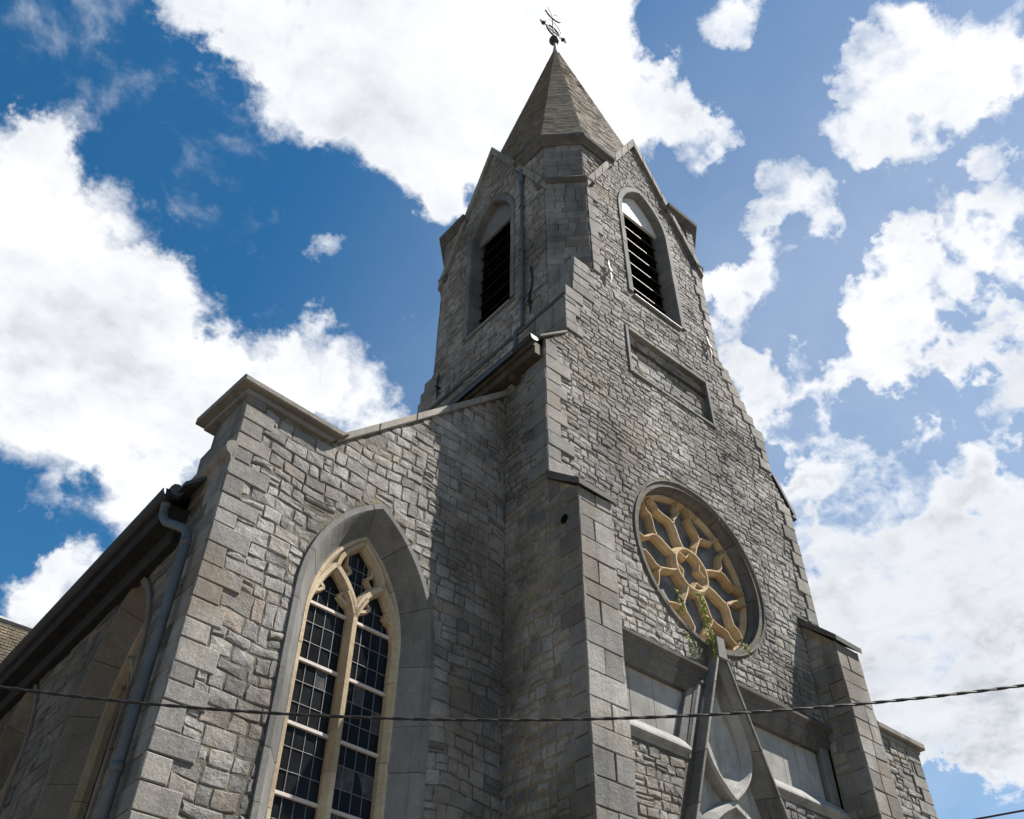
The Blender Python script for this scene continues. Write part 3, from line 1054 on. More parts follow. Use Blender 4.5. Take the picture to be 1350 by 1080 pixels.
# ------------------------------------------------------------------ spire of small slates
sp = MB()
SX, SY, SZ0, SZ1 = 11.48, 11.16, 23.36, 36.3
BA, BB = 1.74, 2.68
base8 = [(-BA, -BB), (BA, -BB), (BB, -BA), (BB, BA), (BA, BB), (-BA, BB), (-BB, BA), (-BB, -BA)]
rng = random.Random(5)
apexv = Vector((SX, SY, SZ1))
for k in range(8):
    A = Vector((SX + base8[k][0], SY + base8[k][1], SZ0))
    B = Vector((SX + base8[(k + 1) % 8][0], SY + base8[(k + 1) % 8][1], SZ0))
    nrm_ = (B - A).cross(apexv - A).normalized()
    rows = 112
    for r_ in range(rows):
        t0, t1 = r_ / rows * 0.985, (r_ + 1) / rows * 0.985
        a0, b0 = A.lerp(apexv, t0), B.lerp(apexv, t0)
        a1, b1 = A.lerp(apexv, t1), B.lerp(apexv, t1)
        W = (b0 - a0).length
        n = max(1, int(W / rng.uniform(0.17, 0.25)))
        cuts = [0.0] + sorted(max(0.02, min(0.98, (i + (0.5 if r_ % 2 else 0.0) * (1 if n > 1 else 0) + rng.uniform(-.18, .18)) / n)) for i in range(1, n)) + [1.0]
        for i in range(len(cuts) - 1):
            s0, s1 = cuts[i] , cuts[i + 1]
            if s1 - s0 < 0.01:
                continue
            e = rng.uniform(0.004, 0.013)
            q = [a0.lerp(b0, s0) + nrm_ * e, a0.lerp(b0, s1) + nrm_ * e, a1.lerp(b1, s1) - nrm_ * 0.002, a1.lerp(b1, s0) - nrm_ * 0.002,
                 a0.lerp(b0, s0) - nrm_ * 0.02, a0.lerp(b0, s1) - nrm_ * 0.02]
            sp.add([tuple(x) for x in q], [(0, 1, 2, 3), (4, 5, 1, 0)], 0)
tip = apexv + Vector((0, 0, 0.0))
lathe(sp, (SX, SY, 35.75), [(0.16, -0.2), (0.13, 0.0), (0.075, 0.45), (0.05, 0.75), (0.06, 0.85), (0.0, 0.9)], 10, 1)
spire = sp.build('spire', ['slate', 'lead'], church)

# weather vane: ball, iron cross with a ring, scrolls and a cock
wv = MB()
lathe(wv, (SX - .04, SY, 36.82), [(0.0, -0.20), (0.10, -0.18), (0.18, -0.08), (0.20, 0.0), (0.18, 0.09), (0.10, 0.17), (0.0, 0.2)], 14, 0)
vx, vy = SX - 0.06, SY
tube(wv, [(vx, vy, 36.9), (vx, vy, 39.0)], 0.028, 6)
vane = wv.build('weather_vane', 'iron', spire, smooth=True) if False else wv.build('weather_vane', 'iron', church, smooth=True)
for s in (-1, 1):
    ar = MB()
    tube(ar, [(vx + s * 0.71, vy, 37.62), (vx + s * 0.02, vy, 37.62)], [0.02, 0.03], 6)
    lathe(ar, (vx + s * 0.52, vy, 37.62), [(0, -.09), (.07, -.03), (.09, 0), (.07, .03), (0, .09)], 8)
    tube(ar, [(vx + s * .58, vy, 37.72), (vx + s * .66, vy, 37.70), (vx + s * .60, vy, 37.62)], 0.018, 5)
    tube(ar, [(vx + s * .58, vy, 37.52), (vx + s * .66, vy, 37.54), (vx + s * .60, vy, 37.62)], 0.018, 5)
    ar.build('cross_arm', 'iron', vane)
rg = MB()
tube(rg, [(vx + .33 * math.cos(a * math.pi / 12), vy, 37.62 + .33 * math.sin(a * math.pi / 12)) for a in range(25)], 0.042, 6, cap=False)
rg.build('ring', 'iron', vane)
ck = MB()
prof = [(-.42, -.02), (-.34, -.10), (-.15, -.14), (.05, -.13), (.22, -.02), (.36, .16), (.46, .22), (.44, .10), (.34, -.08), (.16, -.22), (-.08, -.27), (-.28, -.2)]
VF = Frame((vx - 0.0, vy - 0.03, 0), (1, 0, 0), (0, -1, 0))
prof = [(u, 38.95 + v) for u, v in prof]
for i in range(5):
    pass
n = len(prof)
tri = tessellate_polygon([[Vector((u, v, 0)) for u, v in prof]])
ck.add([VF.p(u, v, 0.03) for u, v in prof] + [VF.p(u, v, -0.03) for u, v in prof], [tuple(t) for t in tri] + [tuple(n + i for i in reversed(t)) for t in tri] + [(i, (i + 1) % n, n + (i + 1) % n, n + i) for i in range(n)])
ck.build('cock', 'iron', vane)
for s in (-1, 1):
    sc = MB()
    tube(sc, [(vx + s * .03, vy, 39.0), (vx + s * .12, vy, 39.35), (vx + s * .28, vy, 39.45)], 0.010, 5)
    sc.build('scroll', 'iron', vane)
    sc = MB()
    tube(sc, [(vx + s * .05, vy, 38.5), (vx + s * .30, vy, 38.35), (vx + s * .42, vy, 38.05), (vx + s * .36, vy, 37.9)], 0.012, 5)
    sc.build('scroll', 'iron', vane)

# ------------------------------------------------------------------ belfry windows


def belfry(F_, uc, parent, seed, board, edge):
    r_ = random.Random(seed)
    out = pointed(uc, 0.815, 18.15, 21.58)
    bs = MB()
    voussoirs(bs, F_, out, [(0.145, -0.06), (0.145, 0.03), (0.135, 0.045), (0.0, 0.045), (-0.02, 0.02), (-0.055, -0.30), (-0.055, -0.36), (0.145, -0.36)], r_, 0.6, 0)
    sur = bs.build('belfry_surround', 'trim', parent)
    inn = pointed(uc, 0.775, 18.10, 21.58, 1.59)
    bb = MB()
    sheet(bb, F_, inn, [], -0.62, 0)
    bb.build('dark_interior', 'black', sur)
    bd = MB()
    cl = [p for p in inn if p[1] >= 21.88]
    ua, ub = uc - 0.745, uc + 0.745
    cl = [(ua, 21.88)] + [p for p in cl if abs(p[0] - uc) < 0.74] + [(ub, 21.88)]
    block(bd, F_, list(reversed(cl)), -0.26, -0.19, 0.006, 0, back=True)
    bd.build('head_board', board, sur)
    for i in range(7):
        zt_ = 21.83 - i * 0.50
        sl = MB()
        # sloping board: high at the back, low at the front, with a pale front edge
        b0 = [(uc - 0.77, zt_ - 0.40, -0.28), (uc + 0.77, zt_ - 0.40, -0.28), (uc + 0.77, zt_ + 0.02, -0.58), (uc - 0.77, zt_ + 0.02, -0.58)]
        vs2 = [F_.p(*b) for b in b0] + [F_.p(b[0], b[1] + 0.022, b[2]) for b in b0]
        sl.add(vs2, [(3, 2, 1, 0), (4, 5, 6, 7), (1, 2, 6, 5), (2, 3, 7, 6), (3, 0, 4, 7)], 0)
        sl.add([vs2[0], vs2[1], vs2[5], vs2[4]], [(0, 1, 2, 3)], 1)
        sl.build('louvre_slat', ['shadetimber' if edge == 'shadetimber' else 'louvre', edge], sur)
    si = MB()
    block(si, F_, [(uc - 0.80, 18.06), (uc + 0.80, 18.06), (uc + 0.80, 18.10), (uc - 0.80, 18.10)], -0.4, 0.06, 0.01, 0, back=True)
    si.build('belfry_sill', 'lead', sur)


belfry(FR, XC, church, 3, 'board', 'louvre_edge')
belfry(LT, 0, church, 4, 'shadeboard', 'shadetimber')

# iron tie anchors
for (F_, u, v, m_, tl) in ((FR, 9.86, 18.15, 'anchor', 0.05), (FR, 13.2, 18.05, 'anchor', 0.05), (LT, 1.55, 17.3, 'iron', 0.1), (LT, -1.75, 17.15, 'iron', 0.1)):
    an = MB()
    for s in (-1, 1):
        pts = [F_.p(u + s * .01, v + s * .03, 0.10), F_.p(u - s * .03, v + s * .22, 0.09), F_.p(u + s * .02, v + s * .42, 0.075)]
        tube(an, pts, [0.024, 0.036, 0.010], 6)
    tube(an, [F_.p(u, v, 0.0), F_.p(u, v, 0.15)], 0.035, 6)
    an.build('wall_anchor', m_, church, 'S-shaped pale iron tie plate' if m_ == 'anchor' else 'S-shaped dark iron tie plate')

# ------------------------------------------------------------------ nave behind the front: left wall, eave, roof
NX = 7.9
JY = 9.49                                   # where the aisle front meets the nave
LN = Frame((NX, FY, 0), (0, -1, 0), (-1, 0, 0))
rng = random.Random(31)
nv = MB()
NEND = 30.0
nw_out = rect(-(NEND - FY), 0, 0, 14.25)
sheet(nv, LN, nw_out, [], 0, 1)
sheet(nv, LN, rect(-1.05, 0.0, 0, 11.2), [], 0.002, 2)
Hn = quoins(nv, LN, 0, -1, 11.28, 14.25, rng, (0.26, 0.5), mi=3, proud=0.03)
rubble(nv, LN, rect(-3.0, 0.012, 0, 14.2), [], rng, (0.11, 0.19), (0.13, 0.33), (0.004, 0.018), 0, soft=Hn, gap=0.010)
rubble(nv, LN, rect(-(NEND - FY), -3.0, 9, 14.2), [], rng, (0.25, 0.4), (0.5, 0.9), (0.008, 0.028), 0)
naveR = Frame((15.12, FY, 0), (0, 1, 0), (1, 0, 0))
sheet(nv, naveR, rect(0, NEND - FY, 0, 14.1), [], 0, 1)
sheet(nv, Frame((XC, NEND, 0), (-1, 0, 0), (0, 1, 0)), [(-3.6, 0), (3.6, 0), (3.6, 14.1), (0, 18), (-3.6, 14.1)], [], 0, 1)
nave = nv.build('nave_wall', ['rubble', 'mortar', 'mortar_y', 'ashlar'], church)
nr_ = MB()
for s in (-1, 1):
    x0, x1 = XC + s * 3.98, XC
    z0, z1 = 14.25, 18.2
    ya = FY + 0.5
    vs2 = [(x0, ya, z0), (x0, NEND + .2, z0), (x1, NEND + .2, z1), (x1, ya, z1)]
    vs2 += [(x, y, z + 0.1) for x, y, z in vs2]
    nr_.add(vs2, [(0, 1, 2, 3), (7, 6, 5, 4), (0, 4, 5, 1), (1, 5, 6, 2), (2, 6, 7, 3), (3, 7, 4, 0)])
nr_.build('nave_roof', 'roofslate', church)
# raking coping of the front gable, left and right
rk = MB()
block(rk, FR, [(7.74, 14.44), (8.46, 15.10), (8.46, 15.16), (7.74, 14.50)], -0.5, 0.06, 0.006, 0, back=True)
rk.build('gable_coping', 'coping', facade)
rk2 = MB()
block(rk2, FR, [(14.74, 14.95), (15.22, 14.08), (15.30, 14.16), (14.82, 15.05)], -0.5, 0.05, 0.01, 0, back=True)
rk2.build('gable_coping', 'zincdark', facade)
gh = MB()
box(gh, FR, 15.16, 15.36, 14.02, 14.24, -0.35, 0.02, 0)
gh.build('gutter_end', 'zincdark', church)
# timber eave and gutter on the left of the nave
ev = MB()
EB = Frame((NX, FY, 0), (0, -1, 0), (-1, 0, 0))
box(ev, EB, -20, -0.02, 14.02, 14.2, 0.03, 0.24, 0)
box(ev, EB, -20, -0.02, 14.2, 14.30, 0.03, 0.30, 0)
for i in range(12):
    box(ev, EB, -0.8 - i * 0.95, -0.66 - i * 0.95, 13.86, 14.02, 0.03, 0.2, 0)
ev.build('nave_eave', 'wood', church)


def gutter(mb, x, z, y0, y1, r, sgn=-1):
    pts = []
    for i in range(9):
        a = math.pi * (i / 8)
        pts.append((x - r * math.cos(a), z - r * math.sin(a)))
    vs2 = []
    for y in (y0, y1):
        vs2 += [(px_, y, pz_) for px_, pz_ in pts]
    for y in (y0, y1):
        vs2 += [(x + (px_ - x) * 0.9, y, z + (pz_ - z) * 0.9) for px_, pz_ in pts]
    fs2 = []
    for i in range(8):
        fs2 += [(i, i + 1, 9 + i + 1, 9 + i), (18 + i + 1, 18 + i, 27 + i, 27 + i + 1), (i + 1, i, 18 + i, 18 + i + 1), (9 + i, 9 + i + 1, 27 + i + 1, 27 + i)]
    fs2 += [(0, 9, 27, 18), (8, 26, 35, 17)]
    mb.add(vs2, fs2, 0)


gt = MB()
gutter(gt, NX - 0.27, 14.40, FY - 0.02, 28, 0.10)
gt.add([(NX - .37, FY - .022, 14.40), (NX - .34, FY - .022, 14.31), (NX - .27, FY - .022, 14.29), (NX - .20, FY - .022, 14.31), (NX - .17, FY - .022, 14.40)], [(4, 3, 2, 1, 0)], 1)
gt.build('nave_gutter', ['zincdark', 'lead'], church)

# downpipe on the tower
dp = MB()
tube(dp, [(TX0 - 0.09, 9.86, 22.62), (TX0 - 0.09, 9.86, 22.0), (TX0 - 0.09, 9.85, 16.7), (TX0 - 0.30, 9.83, 16.3), (TX0 - 0.32, 9.83, 14.9)], 0.044, 8)
tube(dp, [(TX0 - 0.09, 9.86, 22.85), (TX0 - 0.09, 9.86, 22.25)], [0.085, 0.07], 8)
for z in (21.2, 19.4, 17.6):
    tube(dp, [(TX0 - 0.09, 9.86, z), (TX0 - 0.09, 9.86, z + 0.06)], 0.07, 8)
dp.build('downpipe', 'zinc', church, 'grey downpipe on the shaded side of the tower', smooth=False)
lc = MB()
tube(lc, [(TX0 - .04, 9.62, 18.6), (TX0 - .05, 9.55, 18.2), (TX0 - .05, 9.58, 17.7), (TX0 - .04, 9.7, 17.3)], 0.02, 5)
lc.build('lightning_cable', 'cable', church)

# ------------------------------------------------------------------ buttresses of the front


def buttress(x0, x1, yf, ztop, zback, seed):
    r_ = random.Random(seed)
    b = MB()
    FB = Frame((0, yf, 0), (1, 0, 0), (0, -1, 0))
    sheet(b, FB, rect(x0, x1, 0, ztop), [], 0, 1)
    courses(b, FB, x0 - 0.03, x1 + 0.03, 0, ztop, r_, (0.27, 0.40), (0.03, 0.042), 0, (1, 2), 0.010, gap=0.005)
    dpt = FY - yf
    FL = Frame((x0, FY, 0), (0, -1, 0), (-1, 0, 0))
    FRt = Frame((x1, FY, 0), (0, 1, 0), (1, 0, 0))
    tops = [(0, 0), (dpt, 0), (dpt, ztop), (0, zback)]
    sheet(b, FL, tops, [], 0, 3)
    H = quoins(b, FL, dpt + 0.03, -1, 0, ztop, r_, (0.26, 0.5), (0.27, 0.4), 0.03, 0)
    rubble(b, FL, tops, [], r_, (0.13, 0.24), (0.2, 0.42), (0.004, 0.018), 2, soft=H, gap=0.013)
    sheet(b, FRt, [(-dpt, 0), (0, 0), (0, zback), (-dpt, ztop)], [], 0, 1)
    quoins(b, FRt, -dpt - .03, 1, 0, ztop, r_, (0.5, 0.55), (0.27, 0.4), 0.03, 0)
    o = b.build('buttress', ['ashlar', 'mortar', 'rubble', 'mortar_y'], church)
    c = MB()
    ov = 0.06
    th = 0.17
    sl = (zback - ztop) / dpt
    ya, yb = FY - 0.0, yf - 0.10
    za, zb = zback + 0.0, ztop - 0.02
    vs2 = [(x0 - ov, ya, za), (x1 + ov, ya, za), (x1 + ov, yb, zb), (x0 - ov, yb, zb)]
    vs2 += [(x, y, z + (th if i < 2 else th * 0.62)) for i, (x, y, z) in enumerate(vs2)]
    c.add(vs2, [(0, 1, 2, 3), (7, 6, 5, 4), (3, 2, 6, 7), (0, 3, 7, 4), (1, 5, 6, 2), (0, 4, 5, 1)])
    c.build('buttress_cap', 'darkstone', o)
    return o


b1 = buttress(7.903, 8.58, 7.76, 10.60, 11.14, 41)
hole = MB()
lathe(hole, (0, 0, 0), [(0.0, 0), (0.075, 0.0), (0.08, 0.004), (0.0, 0.004)], 12)
hole.v = [(7.903 - 0.034 - z, 8.04 + x, 10.12 + y) for (x, y, z) in hole.v]
hole.build('putlog_hole_shade_disc', 'black', b1)  # flat black disc, the shade inside the hole given as colour
b2 = buttress(14.48, 15.18, 7.80, 10.44, 11.05, 42)

# ------------------------------------------------------------------ rose window
ro = MB()
rng = random.Random(61)
ang0 = 0.3


def arc_pts(c, r, a0, a1, n):
    return [(c[0] + r * math.cos(a0 + (a1 - a0) * i / n), c[1] + r * math.sin(a0 + (a1 - a0) * i / n)) for i in range(n + 1)]


def ring_stones(mb, F_, c, prof, k, mi, gap=0.003, phase=0.0):
    """prof = (radius, depth); k stones."""
    for i in range(k):
        a0 = phase + 2 * math.pi * i / k + gap
        a1 = phase + 2 * math.pi * (i + 1) / k - gap
        n = max(3, int(56 / k))
        vs2, fs2 = [], []
        kk = len(prof)
        off = rng.uniform(-.003, .003)
        for j in range(n + 1):
            a = a0 + (a1 - a0) * j / n
            for (r_, d_) in prof:
                vs2.append(F_.p(c[0] + r_ * math.cos(a), c[1] + r_ * math.sin(a), d_ + off))
        for j in range(n):
            for q in range(kk):
                w = (q + 1) % kk
                fs2.append((j * kk + q, (j + 1) * kk + q, (j + 1) * kk + w, j * kk + w))
        fs2.append(tuple(range(kk)))
        fs2.append(tuple(n * kk + q for q in range(kk - 1, -1, -1)))
        mb.add(vs2, fs2, mi)


ring_stones(ro, FR, ROSE, [(1.725, -0.05), (1.725, 0.025), (1.72, 0.036), (1.705, 0.038), (1.695, 0.02), (1.688, -0.03), (1.665, -0.10), (1.635, -0.15), (1.625, -0.145), (1.61, -0.18), (1.595, -0.26), (1.585, -0.34), (1.58, -0.36), (1.58, -0.5), (1.725, -0.5)], 18, 0)
rose = ro.build('rose_window', 'trim', church)
rs = MB()
ring_stones(rs, FR, ROSE, [(1.578, -0.29), (1.57, -0.26), (1.55, -0.26), (1.49, -0.34), (1.48, -0.5), (1.578, -0.5)], 12, 0, phase=0.2)
# spokes that fork into ogee-headed lights
RP = [(0.055, -0.40), (0.058, -0.30), (0.012, -0.205), (-0.012, -0.205), (-0.058, -0.30), (-0.055, -0.40)]
RP = [(o * 1.08, d) for o, d in RP]
RPs = [(o * 0.74, d) for o, d in RP]


def polar(r, a):
    r *= 1.055
    return (ROSE[0] + r * math.cos(a), ROSE[1] + r * math.sin(a))


for k in range(8):
    a = math.pi / 8 + k * math.pi / 4 + rng.uniform(-.02, .02)
    sweep(rs, FR, [polar(0.40, a), polar(0.60, a + .02), polar(0.80, a - .01), polar(0.92, a)], RP)
    for s in (-1, 1):
        pth = [polar(0.88, a), polar(0.98, a + s * 0.07), polar(1.08, a + s * 0.20), polar(1.18, a + s * 0.27), polar(1.28, a + s * 0.255), polar(1.43, a + s * 0.30)]
        sweep(rs, FR, pth, RPs)
        # cusp spur inside the light
        sweep(rs, FR, [polar(0.60, a), polar(0.68, a + s * .11), polar(0.74, a + s * .17)], [(o * .5, d - .02) for o, d in RP]) if False else None
# hub: a ring of eight small foils
fo = []
for i in range(96):
    a = 2 * math.pi * i / 96
    r_ = 0.42 + 0.012 * abs(math.sin(4 * a))
    fo.append((ROSE[0] + r_ * math.cos(a), ROSE[1] + r_ * math.sin(a)))
sweep(rs, FR, list(reversed(fo)), [(-0.09, -0.48), (-0.09, -0.29), (-0.02, -0.195), (0.01, -0.195), (0.08, -0.28), (0.085, -0.48)], True)
for k in range(4):
    a = math.pi / 4 * (2 * k + 0.5)
    sweep(rs, FR, [polar(0.40, a - .50), polar(0.33, a - .34), polar(0.235, a), polar(0.33, a + .34), polar(0.40, a + .50)], [(o * 0.75, d - .012) for o, d in RPs])
rs.build('rose_tracery', 'sandstone', rose)
rgz = MB()
sheet(rgz, FR, circle(ROSE, 1.55), [], -0.375, 0)
rgz.build('rose_glazing', 'greyglass', rose)

# ------------------------------------------------------------------ panels either side of the portal gable
for (pl, nm, lab) in ((panL, 'wall_panel', 'plain panel left of the portal gable'), (panR, 'wall_panel', 'plain panel right of the portal gable')):
    p = MB()
    u0, u1 = min(q[0] for q in pl), max(q[0] for q in pl)
    k = 2
    mid = u0 + (u1 - u0) * (0.62 if pl is panL else 0.42)
    sheet(p, FR, pl, [], -0.162, 0)
    vL = [q for q in pl]
    lo, hi = (pl[0][0], pl[1][0]) , (pl[3][0], pl[2][0])
    cuts = (0, .36, .70, 1)
    for a_, b_ in zip(cuts[:-1], cuts[1:]):
        x0_ = pl[0][0] + (pl[1][0] - pl[0][0]) * a_
        x1_ = pl[0][0] + (pl[1][0] - pl[0][0]) * b_
        y0_ = x0_ if not (a_ == 0) else pl[3][0]
        y1_ = x1_ if b_ < 1 else pl[2][0]
        if pl is panR and a_ == 0:
            y0_ = pl[3][0]
        block(p, FR, [(x0_ + .003, 7.503), (x1_ - .003, 7.503), (y1_ - .003, 8.897), (y0_ + .003, 8.897)], -0.17, -0.148 + rng.uniform(-.003, .003), 0.004, 0, rng, 0.001, 0.0015)
    po = p.build('wall_panel', 'panel', church, lab)
    m_ = MB()
    # hanging cornice above: cavetto and fillet
    ua, ub = (8.62, 11.14) if pl is panL else (11.86, 14.47)
    n = 4
    for i in range(n):
        a, b = ua + (ub - ua) * i / n + .003, ua + (ub - ua) * (i + 1) / n - .003
        prf = [(8.96, -0.16), (8.96, 0.06), (8.90, 0.15), (8.86, 0.145), (8.80, 0.06), (8.74, 0.03), (8.72, 0.03), (8.70, 0.05), (8.66, 0.05), (8.56, -0.03), (8.48, -0.06), (8.48, -0.16)]
        kk = len(prf)
        vs2 = [FR.p(x, z, d) for x in (a, b) for (z, d) in prf]
        m_.add(vs2, [(q, (q + 1) % kk, kk + (q + 1) % kk, kk + q) for q in range(kk)] + [tuple(range(kk - 1, -1, -1)), tuple(range(kk, 2 * kk))])
    m_.build('panel_cornice', 'darkstone', po)
    s_ = MB()
    ua, ub = (8.62, 10.55) if pl is panL else (12.45, 14.47)
    n = 2
    for i in range(n):
        a, b = ua + (ub - ua) * i / n + .002, ua + (ub - ua) * (i + 1) / n - .002
        prf = [(7.62, -0.16), (7.61, -0.06), (7.44, 0.075), (7.40, 0.085), (7.37, 0.07), (7.33, 0.015), (7.29, 0.015), (7.29, -0.16)]
        kk = len(prf)
        vs2 = [FR.p(x, z, d) for x in (a, b) for (z, d) in prf]
        s_.add(vs2, [(q, (q + 1) % kk, kk + (q + 1) % kk, kk + q) for q in range(kk)] + [tuple(range(kk - 1, -1, -1)), tuple(range(kk, 2 * kk))])
    s_.build('panel_sill', 'panel', po)
    j_ = MB()
    if pl is panL:
        pth = [(10.56, 7.30), (11.11, 8.78)]
    else:
        pth = [(12.44, 7.30), (11.89, 8.78)]
    sg = 1 if pl is panL else -1
    sweep(j_, FR, pth, [(sg * 0.0, -0.12), (sg * 0.0, 0.03), (sg * 0.05, 0.03), (sg * 0.09, -0.02), (sg * 0.20, -0.06), (sg * 0.20, -0.16)])
    j_.build('panel_jamb', 'trim', po)
    if pl is panR:
        j_ = MB()
        box(j_, FR, 14.22, 14.47, 7.6, 8.6, -0.12, -0.03, 0)
        j_.build('panel_jamb', 'trim', po)

# ------------------------------------------------------------------ portal gable
AP = (11.5, 9.52)
SLP = 2.62


def gx(z, s, inset=0.0):
    return AP[0] + s * max(0.0, (AP[1] - z) / SLP - inset)


def ccw(poly):
    n = len(poly)
    area = sum(poly[i][0] * poly[(i + 1) % n][1] - poly[(i + 1) % n][0] * poly[i][1] for i in range(n))
    return poly if area > 0 else list(reversed(poly))


rng = random.Random(71)
pg = MB()
FP = Frame((0, FY, 0), (1, 0, 0), (0, -1, 0))
zb = 3.0
DU, DH, DR, DV = XC - 0.04, 1.0, 1.72, 5.12
door = pointed(DU, DH, 2.0, DV, DR)
FD = -0.14                                   # depth of the recessed field
sheet(pg, FP, [(gx(zb, -1, .1), zb), (door[0][0], zb)] + door[1:-1] + [(door[-1][0], zb), (gx(zb, 1, .1), zb), (AP[0], AP[1] - .2)], [], FD, 0)
for s in (-1, 1):
    z = zb
    while z < 9.24:
        z1 = min(9.24, z + rng.uniform(0.55, 0.85))
        if 9.24 - z1 < 0.25:
            z1 = 9.24
        g_ = 0.004
        a, b = z + g_, z1 - g_
        # outer flank and narrow front arris
        block(pg, FP, ccw([(gx(a, s), a), (gx(b, s), b), (gx(b, s, 0.05), b), (gx(a, s, 0.05), a)]), -0.16, 0.21, 0.008, 1, back=True)
        # deep splayed inner reveal with a step
        rows_ = [(0.052, 0.17), (0.125, 0.04), (0.145, 0.04), (0.205, FD)]
        for (i0_, d0_), (i1_, d1_) in zip(rows_[:-1], rows_[1:]):
            q = [FP.p(gx(a, s, i0_), a, d0_), FP.p(gx(b, s, i0_), b, d0_), FP.p(gx(b, s, i1_), b, d1_), FP.p(gx(a, s, i1_), a, d1_)]
            pg.add(q, [(0, 1, 2, 3) if s > 0 else (3, 2, 1, 0)], 1)
        z = z1
gab = pg.build('portal_gable', ['panel', 'ashlar'], church)
# blunt top where the finial has gone
fs_ = MB()
block(fs_, FR, [(11.38, 9.16), (11.62, 9.16), (11.60, 9.56), (11.40, 9.56)], -0.02, 0.225, 0.012, 0, back=True)
fs_.build('finial_stump', 'trim', gab)


def bez(p0, p1, p2, p3, n=14):
    o = []
    for i in range(n + 1):
        t = i / n
        o.append(tuple((1 - t) ** 3 * p0[q] + 3 * (1 - t) ** 2 * t * p1[q] + 3 * (1 - t) * t * t * p2[q] + t ** 3 * p3[q] for q in (0, 1)))
    return o


# carved teardrop hanging over the door arch
td = MB()
xm = 11.46
TP = [(0.045, FD), (0.045, 0.03), (0.015, 0.075), (-0.015, 0.075), (-0.11, -0.06), (-0.11, FD)]
for s in (-1, 1):
    pth = bez((xm + s * 0.34, 8.42), (xm + s * 0.66, 7.72), (xm + s * 0.60, 7.38), (xm, 6.93), 18)
    sweep(td, FP, pth, [(o * s, d) for o, d in TP])
td.build('carved_teardrop', 'panel', gab)
bs_ = MB()
cv = FP.p(xm, 7.62, FD - 0.13)
rim = [(xm, 8.75, FD + .02), (xm - .33, 8.30, FD + .02), (xm - .47, 7.75, FD + .06), (xm - .36, 7.40, FD + .09), (xm, 7.02, FD + .13), (xm + .36, 7.40, FD + .09), (xm + .47, 7.75, FD + .06), (xm + .33, 8.30, FD + .02)]
rv = [FP.p(*q) for q in rim]
for i in range(8):
    bs_.add([rv[i], rv[(i + 1) % 8], cv], [(0, 1, 2)])
bs_.build('carved_hollow', 'panel', gab)
hd = MB()
voussoirs(hd, FP, door, [(0.27, FD - .02), (0.27, FD + .02), (0.21, 0.03), (0.13, 0.04), (0.08, -0.04), (0.05, -0.05), (0.0, -0.06), (-0.07, -0.22), (-0.07, -0.42), (0.27, -0.42)], rng, 0.6, 0)
hd.build('door_hood', 'panel', gab)
dd = MB()
sheet(dd, FP, pointed(DU, DH, 0.1, DV, DR), [], -0.43, 0)
dd.build('church_door', 'louvre', gab)

# ------------------------------------------------------------------ left aisle: front wall
AW = R(4.05)
AF = Frame((NX, JY, 0), (math.cos(AW), math.sin(AW), 0), (math.sin(AW), -math.cos(AW), 0))
AL = -4.842                                  # left corner
UW, HW, V0W, VSW = -2.47, 1.065, 2.6, 7.95
rng = random.Random(81)
aw = MB()
wout = pointed(UW, HW, V0W, VSW)
a_out = [(AL, 0), (0, 0), (0, 13.86), (-3.52, 10.52), (AL, 10.52)]
sheet(aw, AF, a_out, [list(reversed(wout))], 0, 1)
Ha = quoins(aw, AF, AL, 1, 0, 10.5, rng, (0.26, 0.50), (0.21, 0.31), 0.036, 2, 0.03)
rubble(aw, AF, a_out, [pointed(UW, HW + 0.075, V0W - .1, VSW, 2 * HW + 0.075)], rng, (0.13, 0.23), (0.15, 0.38), (0.002, 0.022), 0, vmin=0, rough=0.011, wobble=1.4, split=0.17, gap=0.005, soft=Ha)
aisle = aw.build('aisle_front_wall', ['rubble', 'mortar', 'ashlar'], church)
# its copings
cp = MB()
L = math.hypot(3.52, 3.34)
n = 5
for i in range(n):
    t0, t1 = i / n + .0015, (i + 1) / n - .0015
    ua, ub = -3.42 + 3.40 * t0, -3.42 + 3.40 * t1
    va, vb = 10.46 + 3.34 * t0, 10.46 + 3.34 * t1
    block(cp, AF, [(ua, va), (ub, vb), (ub, vb + 0.16), (ua, va + 0.16)], -0.5, 0.075, 0.014, 0, back=True)
block(cp, AF, [(AL - 0.08, 10.44), (-3.50, 10.44), (-3.42, 10.53), (AL - 0.08, 10.53)], -1.05, 0.06, 0.014, 1, back=True)
block(cp, AF, [(AL - 0.20, 10.53), (-3.40, 10.53), (-3.28, 10.64), (AL - 0.20, 10.64)], -1.12, 0.16, 0.02, 0, back=True)
cp.build('parapet_coping', ['coping', 'trim'], aisle)

# the tall traceried window
DW = -0.30


